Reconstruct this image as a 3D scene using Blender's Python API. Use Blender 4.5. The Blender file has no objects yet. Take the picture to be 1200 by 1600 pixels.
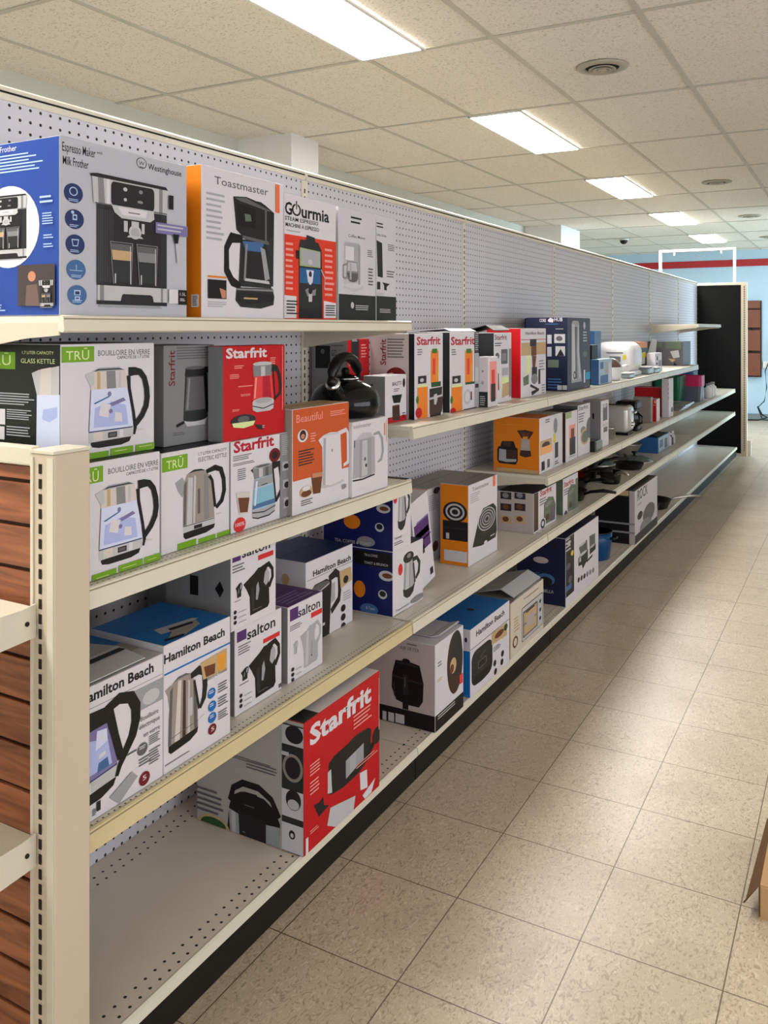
import bpy, bmesh, math, random
from mathutils import Vector, Matrix
PI=math.pi
C=bpy.context.scene.collection
SC=bpy.context.scene
# ------------------------------------------------------------------ camera, light, exposure
cam_d=bpy.data.cameras.new('camera'); cam=bpy.data.objects.new('camera',cam_d); C.objects.link(cam)
cam.location=(.8657,-1.9062,1.387); cam.rotation_euler=(PI/2,0,.5023)
cam_d.sensor_fit='HORIZONTAL'; cam_d.sensor_width=36; cam_d.lens=1337.3*36/1200
cam_d.shift_x=-12.64/1200; cam_d.shift_y=-285.73/1200; cam_d.clip_start=.05; cam_d.clip_end=60
SC.camera=cam
SC.view_settings.view_transform='Standard'; SC.view_settings.look='None'; SC.view_settings.gamma=1; SC.view_settings.use_curve_mapping=False
SC.view_settings.exposure=1.35
LAMP_STRENGTH=17.0            # ceiling panels
LAMP_COL=(1,.965,.91)
DAY_STRENGTH=190.0           # daylight through the shop window at the far right
w=bpy.data.worlds.new('world'); SC.world=w; w.use_nodes=True
w.node_tree.nodes['Background'].inputs[0].default_value=(.55,.75,1,1); w.node_tree.nodes['Background'].inputs[1].default_value=.6
win=bpy.data.lights.new('window_daylight','AREA'); win.shape='RECTANGLE'; win.size=3.6; win.size_y=2.0; win.energy=DAY_STRENGTH; win.color=(.62,.84,1)
wo=bpy.data.objects.new('window_daylight',win); C.objects.link(wo); wo.location=(4.92,9.6,1.45); wo.rotation_euler=(PI/2,0,PI/2)
wo.rotation_euler=(PI/2,0,PI/2)
# shop front glazing behind the camera
FRONT_STRENGTH=17.0
fl=bpy.data.lights.new('shopfront_daylight','AREA'); fl.shape='RECTANGLE'; fl.size=3.2; fl.size_y=1.9; fl.energy=FRONT_STRENGTH; fl.color=(1,.93,.88)
fo=bpy.data.objects.new('shopfront_daylight',fl); C.objects.link(fo); fo.location=(2.9,-5.12,1.45); fo.rotation_euler=(PI/2,0,0)
SIDE_STRENGTH=40.0
sl_=bpy.data.lights.new('side_fill_light','AREA'); sl_.shape='RECTANGLE'; sl_.size=6.0; sl_.size_y=1.6; sl_.energy=SIDE_STRENGTH; sl_.color=(1,.93,.91)
so=bpy.data.objects.new('side_fill_light',sl_); C.objects.link(so); so.location=(4.92,0.2,1.3); so.rotation_euler=(PI/2,0,PI/2)  # added fill to brighten the shelf fronts, no known source there
# ------------------------------------------------------------------ palette and materials
def lin(c): return tuple((x/255/12.92 if x/255<=.04045 else ((x/255+.055)/1.055)**2.4) for x in c)
PAL=dict(white=(212,208,213),white2=(200,197,203),white3=(186,183,187),greyw=(182,183,192),royal=(38,70,150),navy=(28,44,96),navy2=(30,45,100),steelblue=(62,100,150),steelblue2=(70,110,150),
 paleblue=(170,195,225),paleblue2=(206,212,236),paleblue3=(160,184,200),ink=(28,26,30),black=(12,11,12),char=(38,40,42),greyd=(92,90,94),greyb=(128,128,130),greyb2=(150,152,156),greyt=(150,146,138),greyt2=(138,132,124),greyp=(178,166,164),greyp2=(168,164,158),
 lightgrey=(165,165,170),silver=(186,186,188),silver2=(170,174,178),steelw=(206,196,190),lilac=(120,112,160),lilacw=(170,180,225),dusk=(70,60,62),skin=(190,130,100),shirt=(110,90,84),
 orange=(220,124,12),orange2=(232,128,40),orangel=(236,170,110),orangered=(232,110,60),vermilion=(214,56,34),palepink=(232,150,140),greyx=(100,100,100),red=(186,14,24),redo=(220,60,60),crimson=(176,20,44),darkred=(110,16,28),brightred=(206,40,44),
 green=(112,160,24),green2=(60,120,40),paleg=(214,226,160),blackgreen=(26,30,26),rust=(196,84,38),tan=(190,160,116),hair=(50,26,20),brown=(104,58,34),brown2=(66,44,38),amber=(220,150,50),
 blueh=(16,104,176),purple=(78,40,104),deepblue=(14,20,84),glass1=(200,196,190),slate=(60,62,76),inkblue=(22,28,58),cyan=(30,150,200),yellow=(216,200,30),greend=(40,80,36),greeng=(96,110,92),greeng2=(150,170,110),cream=(214,208,190),cream2=(206,196,178),kraft=(168,130,88),steelk=(150,140,130),wateri=(130,180,200),tealb=(40,90,140),pink=(200,40,100),tubgreen=(20,100,70),tubgrey=(96,98,116))
MC={}
def mat(key,rough=.38,metal=0,col=None,spec=.32,emit=None,strength=0,trans=0,alpha=1):
    if key in MC: return MC[key]
    m=bpy.data.materials.new(key); m.use_nodes=True; b=m.node_tree.nodes['Principled BSDF']
    c=col if col is not None else lin(PAL[key]); b.inputs['Base Color'].default_value=(*c,1)
    b.inputs['Roughness'].default_value=rough; b.inputs['Metallic'].default_value=metal
    b.inputs['Specular IOR Level'].default_value=spec
    if emit: b.inputs['Emission Color'].default_value=(*emit,1); b.inputs['Emission Strength'].default_value=strength
    if trans: b.inputs['Transmission Weight'].default_value=trans
    MC[key]=m; return m
class NT:
    def __init__(s,name,rough=.4,metal=0):
        s.m=bpy.data.materials.new(name); s.m.use_nodes=True; s.t=s.m.node_tree; s.b=s.t.nodes['Principled BSDF']
        s.b.inputs['Roughness'].default_value=rough; s.b.inputs['Metallic'].default_value=metal; MC[name]=s.m
    def n(s,t,**k):
        q=s.t.nodes.new(t)
        for a,v in k.items():
            if a.startswith('i_'): q.inputs[a[2:].replace('_',' ')].default_value=v
            else: setattr(q,a,v)
        return q
    def L(s,a,b): s.t.links.new(a,b)
    def M(s,op,a,b=None,c=None):
        q=s.t.nodes.new('ShaderNodeMath'); q.operation=op
        for i,v in enumerate((a,b,c)):
            if v is None: continue
            if isinstance(v,(int,float)): q.inputs[i].default_value=v
            else: s.L(v,q.inputs[i])
        return q.outputs[0]
    def mix(s,f,a,b):
        q=s.t.nodes.new('ShaderNodeMix'); q.data_type='RGBA'
        if isinstance(f,(int,float)): q.inputs[0].default_value=f
        else: s.L(f,q.inputs[0])
        for i,v in ((6,a),(7,b)):
            if isinstance(v,tuple): q.inputs[i].default_value=(*v,1)
            else: s.L(v,q.inputs[i])
        return q.outputs[2]
    def xyz(s,kind='Object'):
        tc=s.n('ShaderNodeTexCoord'); sp=s.n('ShaderNodeSeparateXYZ'); s.L(tc.outputs[kind],sp.inputs[0]); return tc.outputs[kind],sp.outputs
# pegboard: white board with dark round holes at one-inch pitch (local y, z)
def peg_material():
    s=NT('pegboard_white',.45); v,(x,y,z)=s.xyz()
    p=.0268
    fy=s.M('SUBTRACT',s.M('FRACT',s.M('DIVIDE',y,p)),.5); fz=s.M('SUBTRACT',s.M('FRACT',s.M('DIVIDE',z,p)),.5)
    d=s.M('SQRT',s.M('ADD',s.M('MULTIPLY',fy,fy),s.M('MULTIPLY',fz,fz)))
    hole=s.M('LESS_THAN',d,.135)
    s.L(s.mix(hole,lin((200,199,205)),lin((20,18,16))),s.b.inputs['Base Color']); return s.m
def deck_material(name,rows,pitch,r,col):
    s=NT(name,.36); v,(x,y,z)=s.xyz()
    hole=None
    for rx,ph in rows:
        dx=s.M('SUBTRACT',x,rx); fy=s.M('MULTIPLY',s.M('SUBTRACT',s.M('FRACT',s.M('ADD',s.M('DIVIDE',y,pitch),ph)),.5),pitch)
        d=s.M('SQRT',s.M('ADD',s.M('MULTIPLY',dx,dx),s.M('MULTIPLY',fy,fy)))
        h=s.M('LESS_THAN',d,r); hole=h if hole is None else s.M('MAXIMUM',hole,h)
    no=s.n('ShaderNodeTexNoise',i_Scale=9.0,i_Detail=4.0)
    s.L(v,no.inputs['Vector'])
    c2=tuple(a*.86 for a in lin(col))
    base=s.mix(no.outputs[0],lin(col),c2)
    s.L(s.mix(hole,base,lin((24,20,16))),s.b.inputs['Base Color']); return s.m
def floor_material():
    s=NT('vinyl_tile',.34); v,(x,y,z)=s.xyz()
    T=.3048
    def joint(a):
        f=s.M('FRACT',s.M('DIVIDE',a,T)); e=s.M('MINIMUM',f,s.M('SUBTRACT',1.0,f)); return s.M('LESS_THAN',e,.0048)
    j=s.M('MAXIMUM',joint(x),joint(y))
    fx=s.M('FLOOR',s.M('DIVIDE',x,T)); fy=s.M('FLOOR',s.M('DIVIDE',y,T)); cb=s.n('ShaderNodeCombineXYZ'); s.L(fx,cb.inputs[0]); s.L(fy,cb.inputs[1])
    wn=s.n('ShaderNodeTexWhiteNoise'); s.L(cb.outputs[0],wn.inputs['Vector'])
    n1=s.n('ShaderNodeTexNoise',i_Scale=60.0,i_Detail=6.0,i_Roughness=.7); s.L(v,n1.inputs['Vector'])
    n2=s.n('ShaderNodeTexNoise',i_Scale=3.0,i_Detail=5.0); s.L(v,n2.inputs['Vector'])
    mp=s.n('ShaderNodeMapping'); mp.inputs['Scale'].default_value=(75,40,1); s.L(v,mp.inputs['Vector']); vo=s.n('ShaderNodeTexNoise',i_Scale=1.0,i_Detail=2.0,i_Distortion=2.5); s.L(mp.outputs[0],vo.inputs['Vector'])
    c=s.mix(s.M('MULTIPLY',n1.outputs[0],.9),lin((205,190,165)),lin((168,150,126)))
    c=s.mix(s.M('MULTIPLY',s.M('GREATER_THAN',vo.outputs[0],.60),.5),c,lin((122,98,80)))
    c=s.mix(s.M('MULTIPLY',s.M('LESS_THAN',vo.outputs[0],.38),.4),c,lin((226,214,196)))
    c=s.mix(s.M('MULTIPLY',wn.outputs[0],.22),c,lin((168,150,128)))
    c=s.mix(s.M('MULTIPLY',s.M('GREATER_THAN',n2.outputs[0],.56),.18),c,lin((150,134,112)))
    s.L(s.mix(s.M('MULTIPLY',j,.95),c,lin((92,70,52))),s.b.inputs['Base Color'])
    rr=s.M('ADD',s.M('MULTIPLY',n2.outputs[0],.25),.22); s.L(rr,s.b.inputs['Roughness']); s.b.inputs['Specular IOR Level'].default_value=.55
    return s.m
def ceiling_material():
    s=NT('fissured_tile',.9); v,(x,y,z)=s.xyz()
    n1=s.n('ShaderNodeTexNoise',i_Scale=95.0,i_Detail=3.0,i_Roughness=.6); s.L(v,n1.inputs['Vector'])
    n2=s.n('ShaderNodeTexNoise',i_Scale=1.3,i_Detail=3.0); s.L(v,n2.inputs['Vector'])
    mp=s.n('ShaderNodeMapping'); mp.inputs['Scale'].default_value=(90,150,1); s.L(v,mp.inputs['Vector'])
    n3=s.n('ShaderNodeTexNoise',i_Scale=1.0,i_Detail=1.0); s.L(mp.outputs[0],n3.inputs['Vector'])
    c=s.mix(n1.outputs[0],lin((238,234,224)),lin((222,216,202)))
    c=s.mix(s.M('MULTIPLY',s.M('GREATER_THAN',n3.outputs[0],.64),.5),c,lin((128,118,100)))
    c=s.mix(s.M('MULTIPLY',n2.outputs[0],.12),c,lin((170,160,140)))
    s.L(c,s.b.inputs['Base Color'])
    bp=s.n('ShaderNodeBump',i_Strength=.35,i_Distance=.004); s.L(n3.outputs[0],bp.inputs['Height']); s.L(bp.outputs[0],s.b.inputs['Normal']); return s.m
def wood_material():
    s=NT('slat_wood',.42); v,(x,y,z)=s.xyz()
    mp=s.n('ShaderNodeMapping'); mp.inputs['Scale'].default_value=(2.2,2,26); s.L(v,mp.inputs['Vector'])
    n1=s.n('ShaderNodeTexNoise',i_Scale=1.6,i_Detail=6.0,i_Distortion=.9); s.L(mp.outputs[0],n1.inputs['Vector'])
    cr=s.n('ShaderNodeValToRGB'); cr.color_ramp.elements[0].color=(*lin((98,50,28)),1); cr.color_ramp.elements[1].color=(*lin((172,104,66)),1); cr.color_ramp.elements[0].position=.3; cr.color_ramp.elements[1].position=.72
    s.L(n1.outputs[0],cr.inputs[0]); s.L(cr.outputs[0],s.b.inputs['Base Color']); return s.m
def paint_material(name,col,rough=.6,amt=.08,scale=2.5):
    s=NT(name,rough); v,_=s.xyz(); n=s.n('ShaderNodeTexNoise',i_Scale=scale,i_Detail=5.0); s.L(v,n.inputs['Vector'])
    s.L(s.mix(n.outputs[0],lin(col),tuple(a*(1-amt*2.2) for a in lin(col))),s.b.inputs['Base Color']); return s.m
M_PEG=peg_material(); M_FLOOR=floor_material(); M_CEIL=ceiling_material(); M_WOOD=wood_material()
M_CREAM=paint_material('cream_steel',(214,206,186),.35,.05,6); M_LIP=paint_material('cream_lip',(222,216,196),.32,.05,8); M_LIPY=paint_material('yellowed_lip',(214,196,150),.35,.05,8)
M_POST=paint_material('cream_post',(206,190,166),.38,.06,3)
M_BASEDECK=deck_material('base_deck_steel',[(-.353,0),(-.379,.5),(-.687,.5),(-.713,0)],.0265,.0034,(228,216,200))
M_DECK=deck_material('shelf_deck_steel',[(-.363,0),(-.380,.5),(-.70,.5)],.0136,.0022,(226,220,204))
M_WALL=paint_material('wall_paint',(206,208,196),.7,.05,1.2); M_WALLB=paint_material('wall_paint_blue',(176,200,216),.7,.05,1.0); M_RED=paint_material('red_stripe_paint',(170,30,36),.6,.08,3)
M_KICK=mat('kick_black',.5,col=lin((16,14,12))); M_BLACKP=mat('matte_black_panel',.75,col=lin((9,9,9)),spec=.2)
M_GRID=mat('ceiling_grid',.5,col=lin((190,186,172))); M_WHITE=mat('white_paint',.4,col=lin((225,225,222)))
M_CHROME=mat('chrome',.16,1,col=(.75,.75,.76)); M_STEEL=mat('brushed_steel',.32,1,col=(.6,.59,.58)); M_BLKPL=mat('black_plastic',.35,col=lin((16,16,17))); M_ENAMEL=mat('black_enamel',.14,col=lin((8,12,14)))
M_LAMP=mat('lamp_diffuser',.5,col=(.9,.9,.9),emit=LAMP_COL,strength=LAMP_STRENGTH)
M_DARK=mat('slot_dark',.8,col=lin((34,28,22)))
# ------------------------------------------------------------------ mesh helpers
class MB:
    def __init__(s): s.v=[]; s.f=[]; s.mi=[]; s.sm=[]; s.ms=[]
    def m(s,mt):
        if mt not in s.ms: s.ms.append(mt)
        return s.ms.index(mt)
    def poly(s,pts,mt,smooth=False):
        b=len(s.v); s.v+= [tuple(p) for p in pts]; s.f.append(tuple(range(b,b+len(pts)))); s.mi.append(s.m(mt)); s.sm.append(smooth)
    def faces(s,vs,fs,mt,smooth=False):
        b=len(s.v); s.v+=[tuple(p) for p in vs]; i=s.m(mt)
        for f in fs: s.f.append(tuple(b+q for q in f)); s.mi.append(i); s.sm.append(smooth)
    def box(s,a,b,mt,ch=0):
        (x0,y0,z0),(x1,y1,z1)=a,b
        if ch:
            pr=[(x0+ch,y0),(x1-ch,y0),(x1,y0+ch),(x1,y1-ch),(x1-ch,y1),(x0+ch,y1),(x0,y1-ch),(x0,y0+ch)]
            c=min(ch,(z1-z0)/3)
            cx,cy=(x0+x1)/2,(y0+y1)/2
            inn=[(cx+(x-cx)*(1-2*ch/(x1-x0)),cy+(y-cy)*(1-2*ch/(y1-y0))) for x,y in pr]
            vs=[(x,y,z0) for x,y in inn]+[(x,y,z0+c) for x,y in pr]+[(x,y,z1-c) for x,y in pr]+[(x,y,z1) for x,y in inn]
            fs=[tuple(range(7,-1,-1)),tuple(range(24,32))]
            for k in range(3):
                for i in range(8): j=(i+1)%8; fs.append((k*8+i,k*8+j,k*8+8+j,k*8+8+i))
            s.faces(vs,fs,mt); return
        vs=[(x0,y0,z0),(x1,y0,z0),(x1,y1,z0),(x0,y1,z0),(x0,y0,z1),(x1,y0,z1),(x1,y1,z1),(x0,y1,z1)]
        s.faces(vs,[(3,2,1,0),(4,5,6,7),(0,1,5,4),(1,2,6,5),(2,3,7,6),(3,0,4,7)],mt)
    def lathe(s,prof,mt,c=(0,0,0),n=32,sx=1,sy=1,smooth=True):
        vs=[];fs=[]
        for r,z in prof:
            for i in range(n): a=2*PI*i/n; vs.append((c[0]+r*sx*math.cos(a),c[1]+r*sy*math.sin(a),c[2]+z))
        for k in range(len(prof)-1):
            for i in range(n): j=(i+1)%n; fs.append((k*n+i,k*n+j,(k+1)*n+j,(k+1)*n+i))
        fs.append(tuple(range(n-1,-1,-1))); fs.append(tuple(range((len(prof)-1)*n,len(prof)*n)))
        s.faces(vs,fs,mt,smooth)
    def tube(s,pts,r,mt,n=10,flat=1.0,smooth=True):
        pts=[Vector(p) for p in pts]; vs=[];fs=[]; R=r if isinstance(r,(list,tuple)) else [r]*len(pts)
        up=Vector((0,0,1))
        for i,p in enumerate(pts):
            d=(pts[min(i+1,len(pts)-1)]-pts[max(i-1,0)]).normalized()
            a=d.cross(up)
            if a.length<.05: a=d.cross(Vector((1,0,0)))
            a.normalize(); b=a.cross(d)
            for k in range(n): t=2*PI*k/n; vs.append(p+a*math.cos(t)*R[i]*flat+b*math.sin(t)*R[i])
        m_=len(pts)
        for i in range(m_-1):
            for k in range(n): j=(k+1)%n; fs.append((i*n+k,i*n+j,(i+1)*n+j,(i+1)*n+k))
        fs.append(tuple(range(n-1,-1,-1))); fs.append(tuple(range((m_-1)*n,m_*n))); s.faces(vs,fs,mt,smooth)
    def prism(s,prof,axis,a,b,mt,smooth=False):   # profile polygon (p,q) extruded along an axis
        n=len(prof)
        def P(p,q,t): return {'y':(p,t,q),'x':(t,p,q),'z':(p,q,t)}[axis]
        vs=[P(p,q,a) for p,q in prof]+[P(p,q,b) for p,q in prof]
        fs=[tuple(range(n)),tuple(range(2*n-1,n-1,-1))]+[(i,n+i,n+(i+1)%n,(i+1)%n) for i in range(n)]
        s.faces(vs,fs,mt,smooth)
    def build(s,name,parent=None,loc=(0,0,0),bevel=0,recalc=True):
        me=bpy.data.meshes.new(name); me.from_pydata([tuple(Vector(v)-Vector(loc)) for v in s.v],[],s.f)
        for m_ in s.ms: me.materials.append(m_)
        me.polygons.foreach_set('material_index',s.mi); me.polygons.foreach_set('use_smooth',s.sm)
        if recalc:
            bm=bmesh.new(); bm.from_mesh(me); bmesh.ops.recalc_face_normals(bm,faces=bm.faces); bm.to_mesh(me); bm.free()
        me.update(); o=bpy.data.objects.new(name,me); C.objects.link(o)
        if parent is not None:
            o.parent=parent; o.location=tuple(Vector(loc)-parent_world(parent))
        else: o.location=loc
        if bevel:
            q=o.modifiers.new('bevel','BEVEL'); q.width=bevel; q.segments=2; q.limit_method='ANGLE'
        return o
def parent_world(o):
    v=Vector(o.location)
    while o.parent: o=o.parent; v+=Vector(o.location)
    return v
def tag(o,label=None,cat=None,group=None,kind=None):
    if label: o['label']=label
    if cat: o['category']=cat
    if group: o['group']=group
    if kind: o['kind']=kind
    return o
def thing(name,label,cat,loc,group=None,kind=None):
    o=bpy.data.objects.new(name,None); C.objects.link(o); o.location=loc; o.empty_display_size=.05; return tag(o,label,cat,group,kind)
def struct(name,mb,loc=(0,0,0),parent=None):
    o=mb.build(name,parent,loc)
    if parent is None: o['kind']='structure'
    return o
# ------------------------------------------------------------------ room
CZ=2.6
m=MB(); m.box((-4.2,-5,-.06),(4.8,12.4,0),M_FLOOR); struct('floor',m)
m=MB()
for (x,y,a,l) in ((.955,.36,1.4,.045),(.94,.31,.9,.02),(.62,-.15,.25,.05),(.86,-.27,.9,.05),(.72,.12,.2,.03),(1.02,-.32,.5,.03)):
    dx,dy=math.cos(a)*l,math.sin(a)*l; nx,ny=-dy*.07,dx*.07
    m.poly([(x-nx,y-ny,.0004),(x+dx-nx,y+dy-ny,.0004),(x+dx*1.1,y+dy*1.1,.0004),(x+dx*.6+nx*2,y+dy*.6+ny*2,.0004),(x+nx,y+ny,.0004)],mat('scuff',.5,col=lin((108,78,54))))
tag(m.build('floor_scuff_marks'),'small brown scuff marks on the beige floor tiles in the foreground','scuff marks',kind='stuff')
m=MB(); m.box((-4.2,-5,CZ),(4.8,12.4,CZ+.05),M_CEIL); struct('ceiling',m)
m=MB()
x=.12-.6*7
while x<4.8: m.box((x-.012,-5,CZ-.004),(x+.012,12.2,CZ-.0005),M_GRID); x+=.6
y=1.405-1.163*5
while y<12.2: m.box((-4.2,y-.012,CZ-.0045),(4.8,y+.012,CZ-.001),M_GRID); y+=1.163
struct('trim_1',m)
m=MB(); m.box((-2.75,-5,0),(-2.64,8.4,CZ),M_WALL); m.box((-4.2,8.4,0),(-2.64,8.5,CZ),M_WALL); m.box((-4.3,8.5,0),(-4.2,12.2,CZ),M_WALL); struct('wall_left',m)
m=MB(); m.box((-2.64,2.42,0),(-2.22,2.72,CZ),M_WHITE); struct('wall_pillar',m)
m=MB(); m.box((-2.64,7.75,0),(-2.2,8.5,CZ),M_WHITE); struct('wall_pillar',m)
m=MB(); m.box((-4.2,12.19,0),(4.8,12.3,CZ),M_WALLB); struct('wall_back',m)
m=MB(); m.box((-4.2,12.175,2.35),(4.8,12.19,2.455),M_RED); struct('trim_2',m)
m=MB(); m.box((-4.2,12.17,0),(4.8,12.19,.10),mat('baseboard_grey',.5,col=lin((120,128,132)))); struct('baseboard_back',m)
m=MB(); m.box((-4.2,-5.1,0),(-.55,-5,CZ),M_WALL); m.box((-.55,-5.1,0),(4.55,-5,.45),M_WALL); m.box((-.55,-5.1,2.45),(4.55,-5,CZ),M_WALL); m.box((4.55,-5.1,0),(4.8,-5,CZ),M_WALL); struct('wall_front',m)
m=MB(); m.box((-.55,-5.08,.45),(4.55,-5.02,.51),M_WHITE); m.box((-.55,-5.08,2.39),(4.55,-5.02,2.45),M_WHITE)
for xx in (-.55,1.10,2.80,4.49): m.box((xx,-5.08,.51),(xx+.06,-5.02,2.39),M_WHITE)
struct('window_2',m)
m=MB(); m.box((4.82,-2.9,.45),(4.88,3.3,.51),M_WHITE); m.box((4.82,-2.9,2.09),(4.88,3.3,2.15),M_WHITE)
for yy in (-2.9,-.87,1.2,3.24): m.box((4.82,yy,.51),(4.88,yy+.06,2.09),M_WHITE)
struct('added_side_window',m)  # unseen window frame added around the side fill
m=MB(); m.box((4.8,-5,0),(4.9,-2.9,CZ),M_WALL); m.box((4.8,-2.9,0),(4.9,3.3,.45),M_WALL); m.box((4.8,-2.9,2.15),(4.9,3.3,CZ),M_WALL); m.box((4.8,3.3,0),(4.9,7.7,CZ),M_WALL); m.box((4.8,7.7,0),(4.9,11.5,.4),M_WALL); m.box((4.8,7.7,2.5),(4.9,11.5,CZ),M_WALL); m.box((4.8,11.5,0),(4.9,12.2,CZ),M_WALL); struct('wall_right',m)
m=MB(); 
for y0 in (7.7,9.58,11.44): m.box((4.81,y0,.4),(4.89,y0+.06,2.5),M_WHITE)
m.box((4.81,7.7,.4),(4.89,11.5,.46),M_WHITE); m.box((4.81,7.7,2.44),(4.89,11.5,2.5),M_WHITE); wfr=struct('window_1',m)
m=MB(); m.box((.95,7.72,0),(4.8,7.82,CZ),M_WALL); struct('wall_daylight_block',m)  # added out-of-view wall stub, stops far daylight reaching the near shelves
# ------------------------------------------------------------------ ceiling fittings
def ceiling_light(x,y,label):
    t=thing('ceiling_light',label,'ceiling light',(x,y,CZ-.02),'fluorescent ceiling panels')
    a=MB(); w_,l_=.155,.57
    for s in (-1,1):
        a.box((x+s*w_-.008,y-l_-.008,CZ-.012),(x+s*w_+.008,y+l_+.008,CZ-.0046),M_WHITE); a.box((x-w_,y+s*l_-.008,CZ-.012),(x+w_,y+s*l_+.008,CZ-.0046),M_WHITE)
    a.build('frame',t,(x,y,CZ-.012))
    b=MB(); b.box((x-w_+.008,y-l_+.008,CZ-.009),(x+w_-.008,y+l_-.008,CZ-.0046),M_LAMP); b.build('diffuser',t,(x,y,CZ-.009))
ORD=['closest of the row in view, cut by the top edge','second from the camera','third from the camera','fourth from the camera','farthest, last before the back wall']
for k in range(-2,5):
    y=.82+2.327*k
    lab=('bright rectangular ceiling panel light, '+ORD[k]) if k>=0 else ('bright rectangular ceiling panel light behind the camera, '+('nearer one' if k==-1 else 'farther one'))
    ceiling_light(-.945,y,lab)
def vent(x,y,label,r=.105):
    t=thing('ceiling_vent',label,'ceiling vent',(x,y,CZ-.01),'round ceiling air vents')
    g=mat('vent_grey',.45,col=lin((170,164,146)))
    a=MB(); a.lathe([(r*1.12,-.001),(r*1.1,-.006),(r*.78,-.012),(r*.74,-.004),(r*.72,-.001)],g,(x,y,CZ-.003),40); a.build('collar',t,(x,y,CZ))
    a=MB(); a.lathe([(r*.72,-.0045),(r*.70,-.006)],M_DARK,(x,y,CZ-.003),40); a.build('throat',t,(x,y,CZ))
    for q,zz in ((.50,-.016),(.30,-.020)):
        a=MB(); a.lathe([(r*q,zz+.006),(r*(q+.09),zz),(r*(q+.05),zz-.002),(r*(q-.05),zz+.005)],g,(x,y,CZ),36); a.build('ring',t,(x,y,CZ))
    a=MB(); a.lathe([(r*.16,-.010),(r*.2,-.020),(r*.1,-.024)],g,(x,y,CZ),24); a.build('hub',t,(x,y,CZ))
vent(-.185,2.02,'round grey ceiling vent, largest and closest in view'); vent(-.185,5.55,'round grey ceiling vent, middle one of the aisle row'); vent(-.185,7.95,'round grey ceiling vent farther down the aisle'); vent(-.2,10.3,'round grey ceiling vent at the far right edge near the back wall')
t=thing('security_camera','small dark dome camera on the ceiling beyond the second pillar','security camera',(-1.94,9.66,CZ-.004))
a=MB(); a.lathe([(.06,0),(.062,-.012),(.05,-.016)],M_WHITE,(-1.94,9.66,CZ-.005)); a.build('mount',t,(-1.94,9.66,CZ))
a=MB(); a.lathe([(.05,-.016),(.049,-.035),(.038,-.055),(.018,-.067),(.002,-.07)],M_BLKPL,(-1.94,9.66,CZ-.005)); a.build('dome',t,(-1.94,9.66,CZ))
# ------------------------------------------------------------------ gondola run
XB=-.7545; XF=-.351; XFB=-.335; ZTOP=1.91
YJ=[-.843,.435,1.73,3.05,4.42,5.69,7.01,8.09]
SEC=['first bay nearest the camera','second bay','third bay','fourth bay','fifth bay','sixth bay','last bay at the far end']
for i in range(7):
    y0,y1=YJ[i],YJ[i+1]
    a=MB(); a.box((XB-.006,y0+.016,.09),(XB,y1-.016,ZTOP-.03),M_PEG)
    tag(a.build('pegboard_panel',None,(XB,y0+.016,.09)),'white perforated pegboard back panel in the '+SEC[i],'pegboard','pegboard back panels')
    t=thing('top_rail','cream top rail capping the pegboard of the '+SEC[i],'rail',(XB,y0,ZTOP-.03),'top rails of the pegboard')
    a=MB(); a.prism([(XB-.034,ZTOP-.03),(XB+.006,ZTOP-.03),(XB+.010,ZTOP-.026),(XB+.010,ZTOP-.004),(XB+.006,ZTOP),(XB-.030,ZTOP),(XB-.034,ZTOP-.004)],'y',y0+.002,y1-.002,M_LIP); cp=a.build('cap',t,(XB,y0,ZTOP-.03))
    a=MB(); a.box((XB+.0105,y0+.01,ZTOP-.017),(XB+.0125,y1-.01,ZTOP-.013),M_DARK); a.build('groove',cp,(XB,y0,ZTOP-.017))
def slots_z(a,x,y,z0,z1,pitch,w,h,face):
    z=z0
    while z<z1:
        if face=='x': a.box((x,y-w/2,z),(x+.0012,y+w/2,z+h),M_DARK)
        else: a.box((x-w/2,y-.0012,z),(x+w/2,y,z+h),M_DARK)
        z+=pitch
for i,y in enumerate(YJ):
    yu=y
    t=thing('upright','cream slotted upright '+('at the near end of the shelving' if i==0 else 'at the far end of the shelving' if i==7 else 'between the %s and %s bays'%(('first second third fourth fifth sixth last'.split())[i-1],('first second third fourth fifth sixth last'.split())[i])),'upright',(XB,y,0),'slotted uprights behind the shelves')
    a=MB(); a.box((XB-.03,y-.0155,.0),(XB+.004,y+.0155,ZTOP-.031),M_LIP); cl=a.build('column',t,(XB,y,0))
    a=MB(); slots_z(a,XB+.004,y,.16,ZTOP-.05,.0254 if i<4 else .0508,.005,.0145,'x'); a.build('slots',cl,(XB,y,.16))
def shelf(i,z,lipz,label,mlip=None,xf=XF,group='cream shelves of the long gondola',back=XB+.008,lh=.038,ext=0):
    y0,y1=YJ[i]+.004-ext,YJ[i+1]-.004; ml=mlip or M_LIP
    t=thing('shelf',label,'shelf',(xf,y0,z-.04),group)
    a=MB(); a.box((back,y0+.003,z-.012),(xf-.010,y1-.003,z),M_DECK); o=a.build('deck',t,(0,y0,z))
    a=MB(); a.prism([(xf-.010,z),(xf-.003,z+.002),(xf+.001,z),(xf+.004,z-lh),(xf-.002,z-lh-.003),(xf-.012,z-lh)],'y',y0,y1,ml); pr_=a.build('price_rail',t,(xf,y0,z-lh))
    a=MB(); a.box((xf+.0012,y0+.002,z-.006),(xf+.0022,y1-.002,z-.0035),mat('rail_groove',.5,col=lin((150,138,110)))); a.build('rail_groove',pr_,(xf,y0,z-.006))
    for s,yy in ((0,y0+.003),(1,y1-.003)):
        a=MB(); a.prism([(back,z-.012),(xf-.012,z-.012),(xf-.012,z-.034),(xf-.10,z-.040),(back+.06,z-.075),(back,z-.085)],'y',yy-.0015,yy+.0015,M_CREAM); a.build('bracket',t,(back,yy,z-.085))
    return t
LN=SEC
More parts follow.
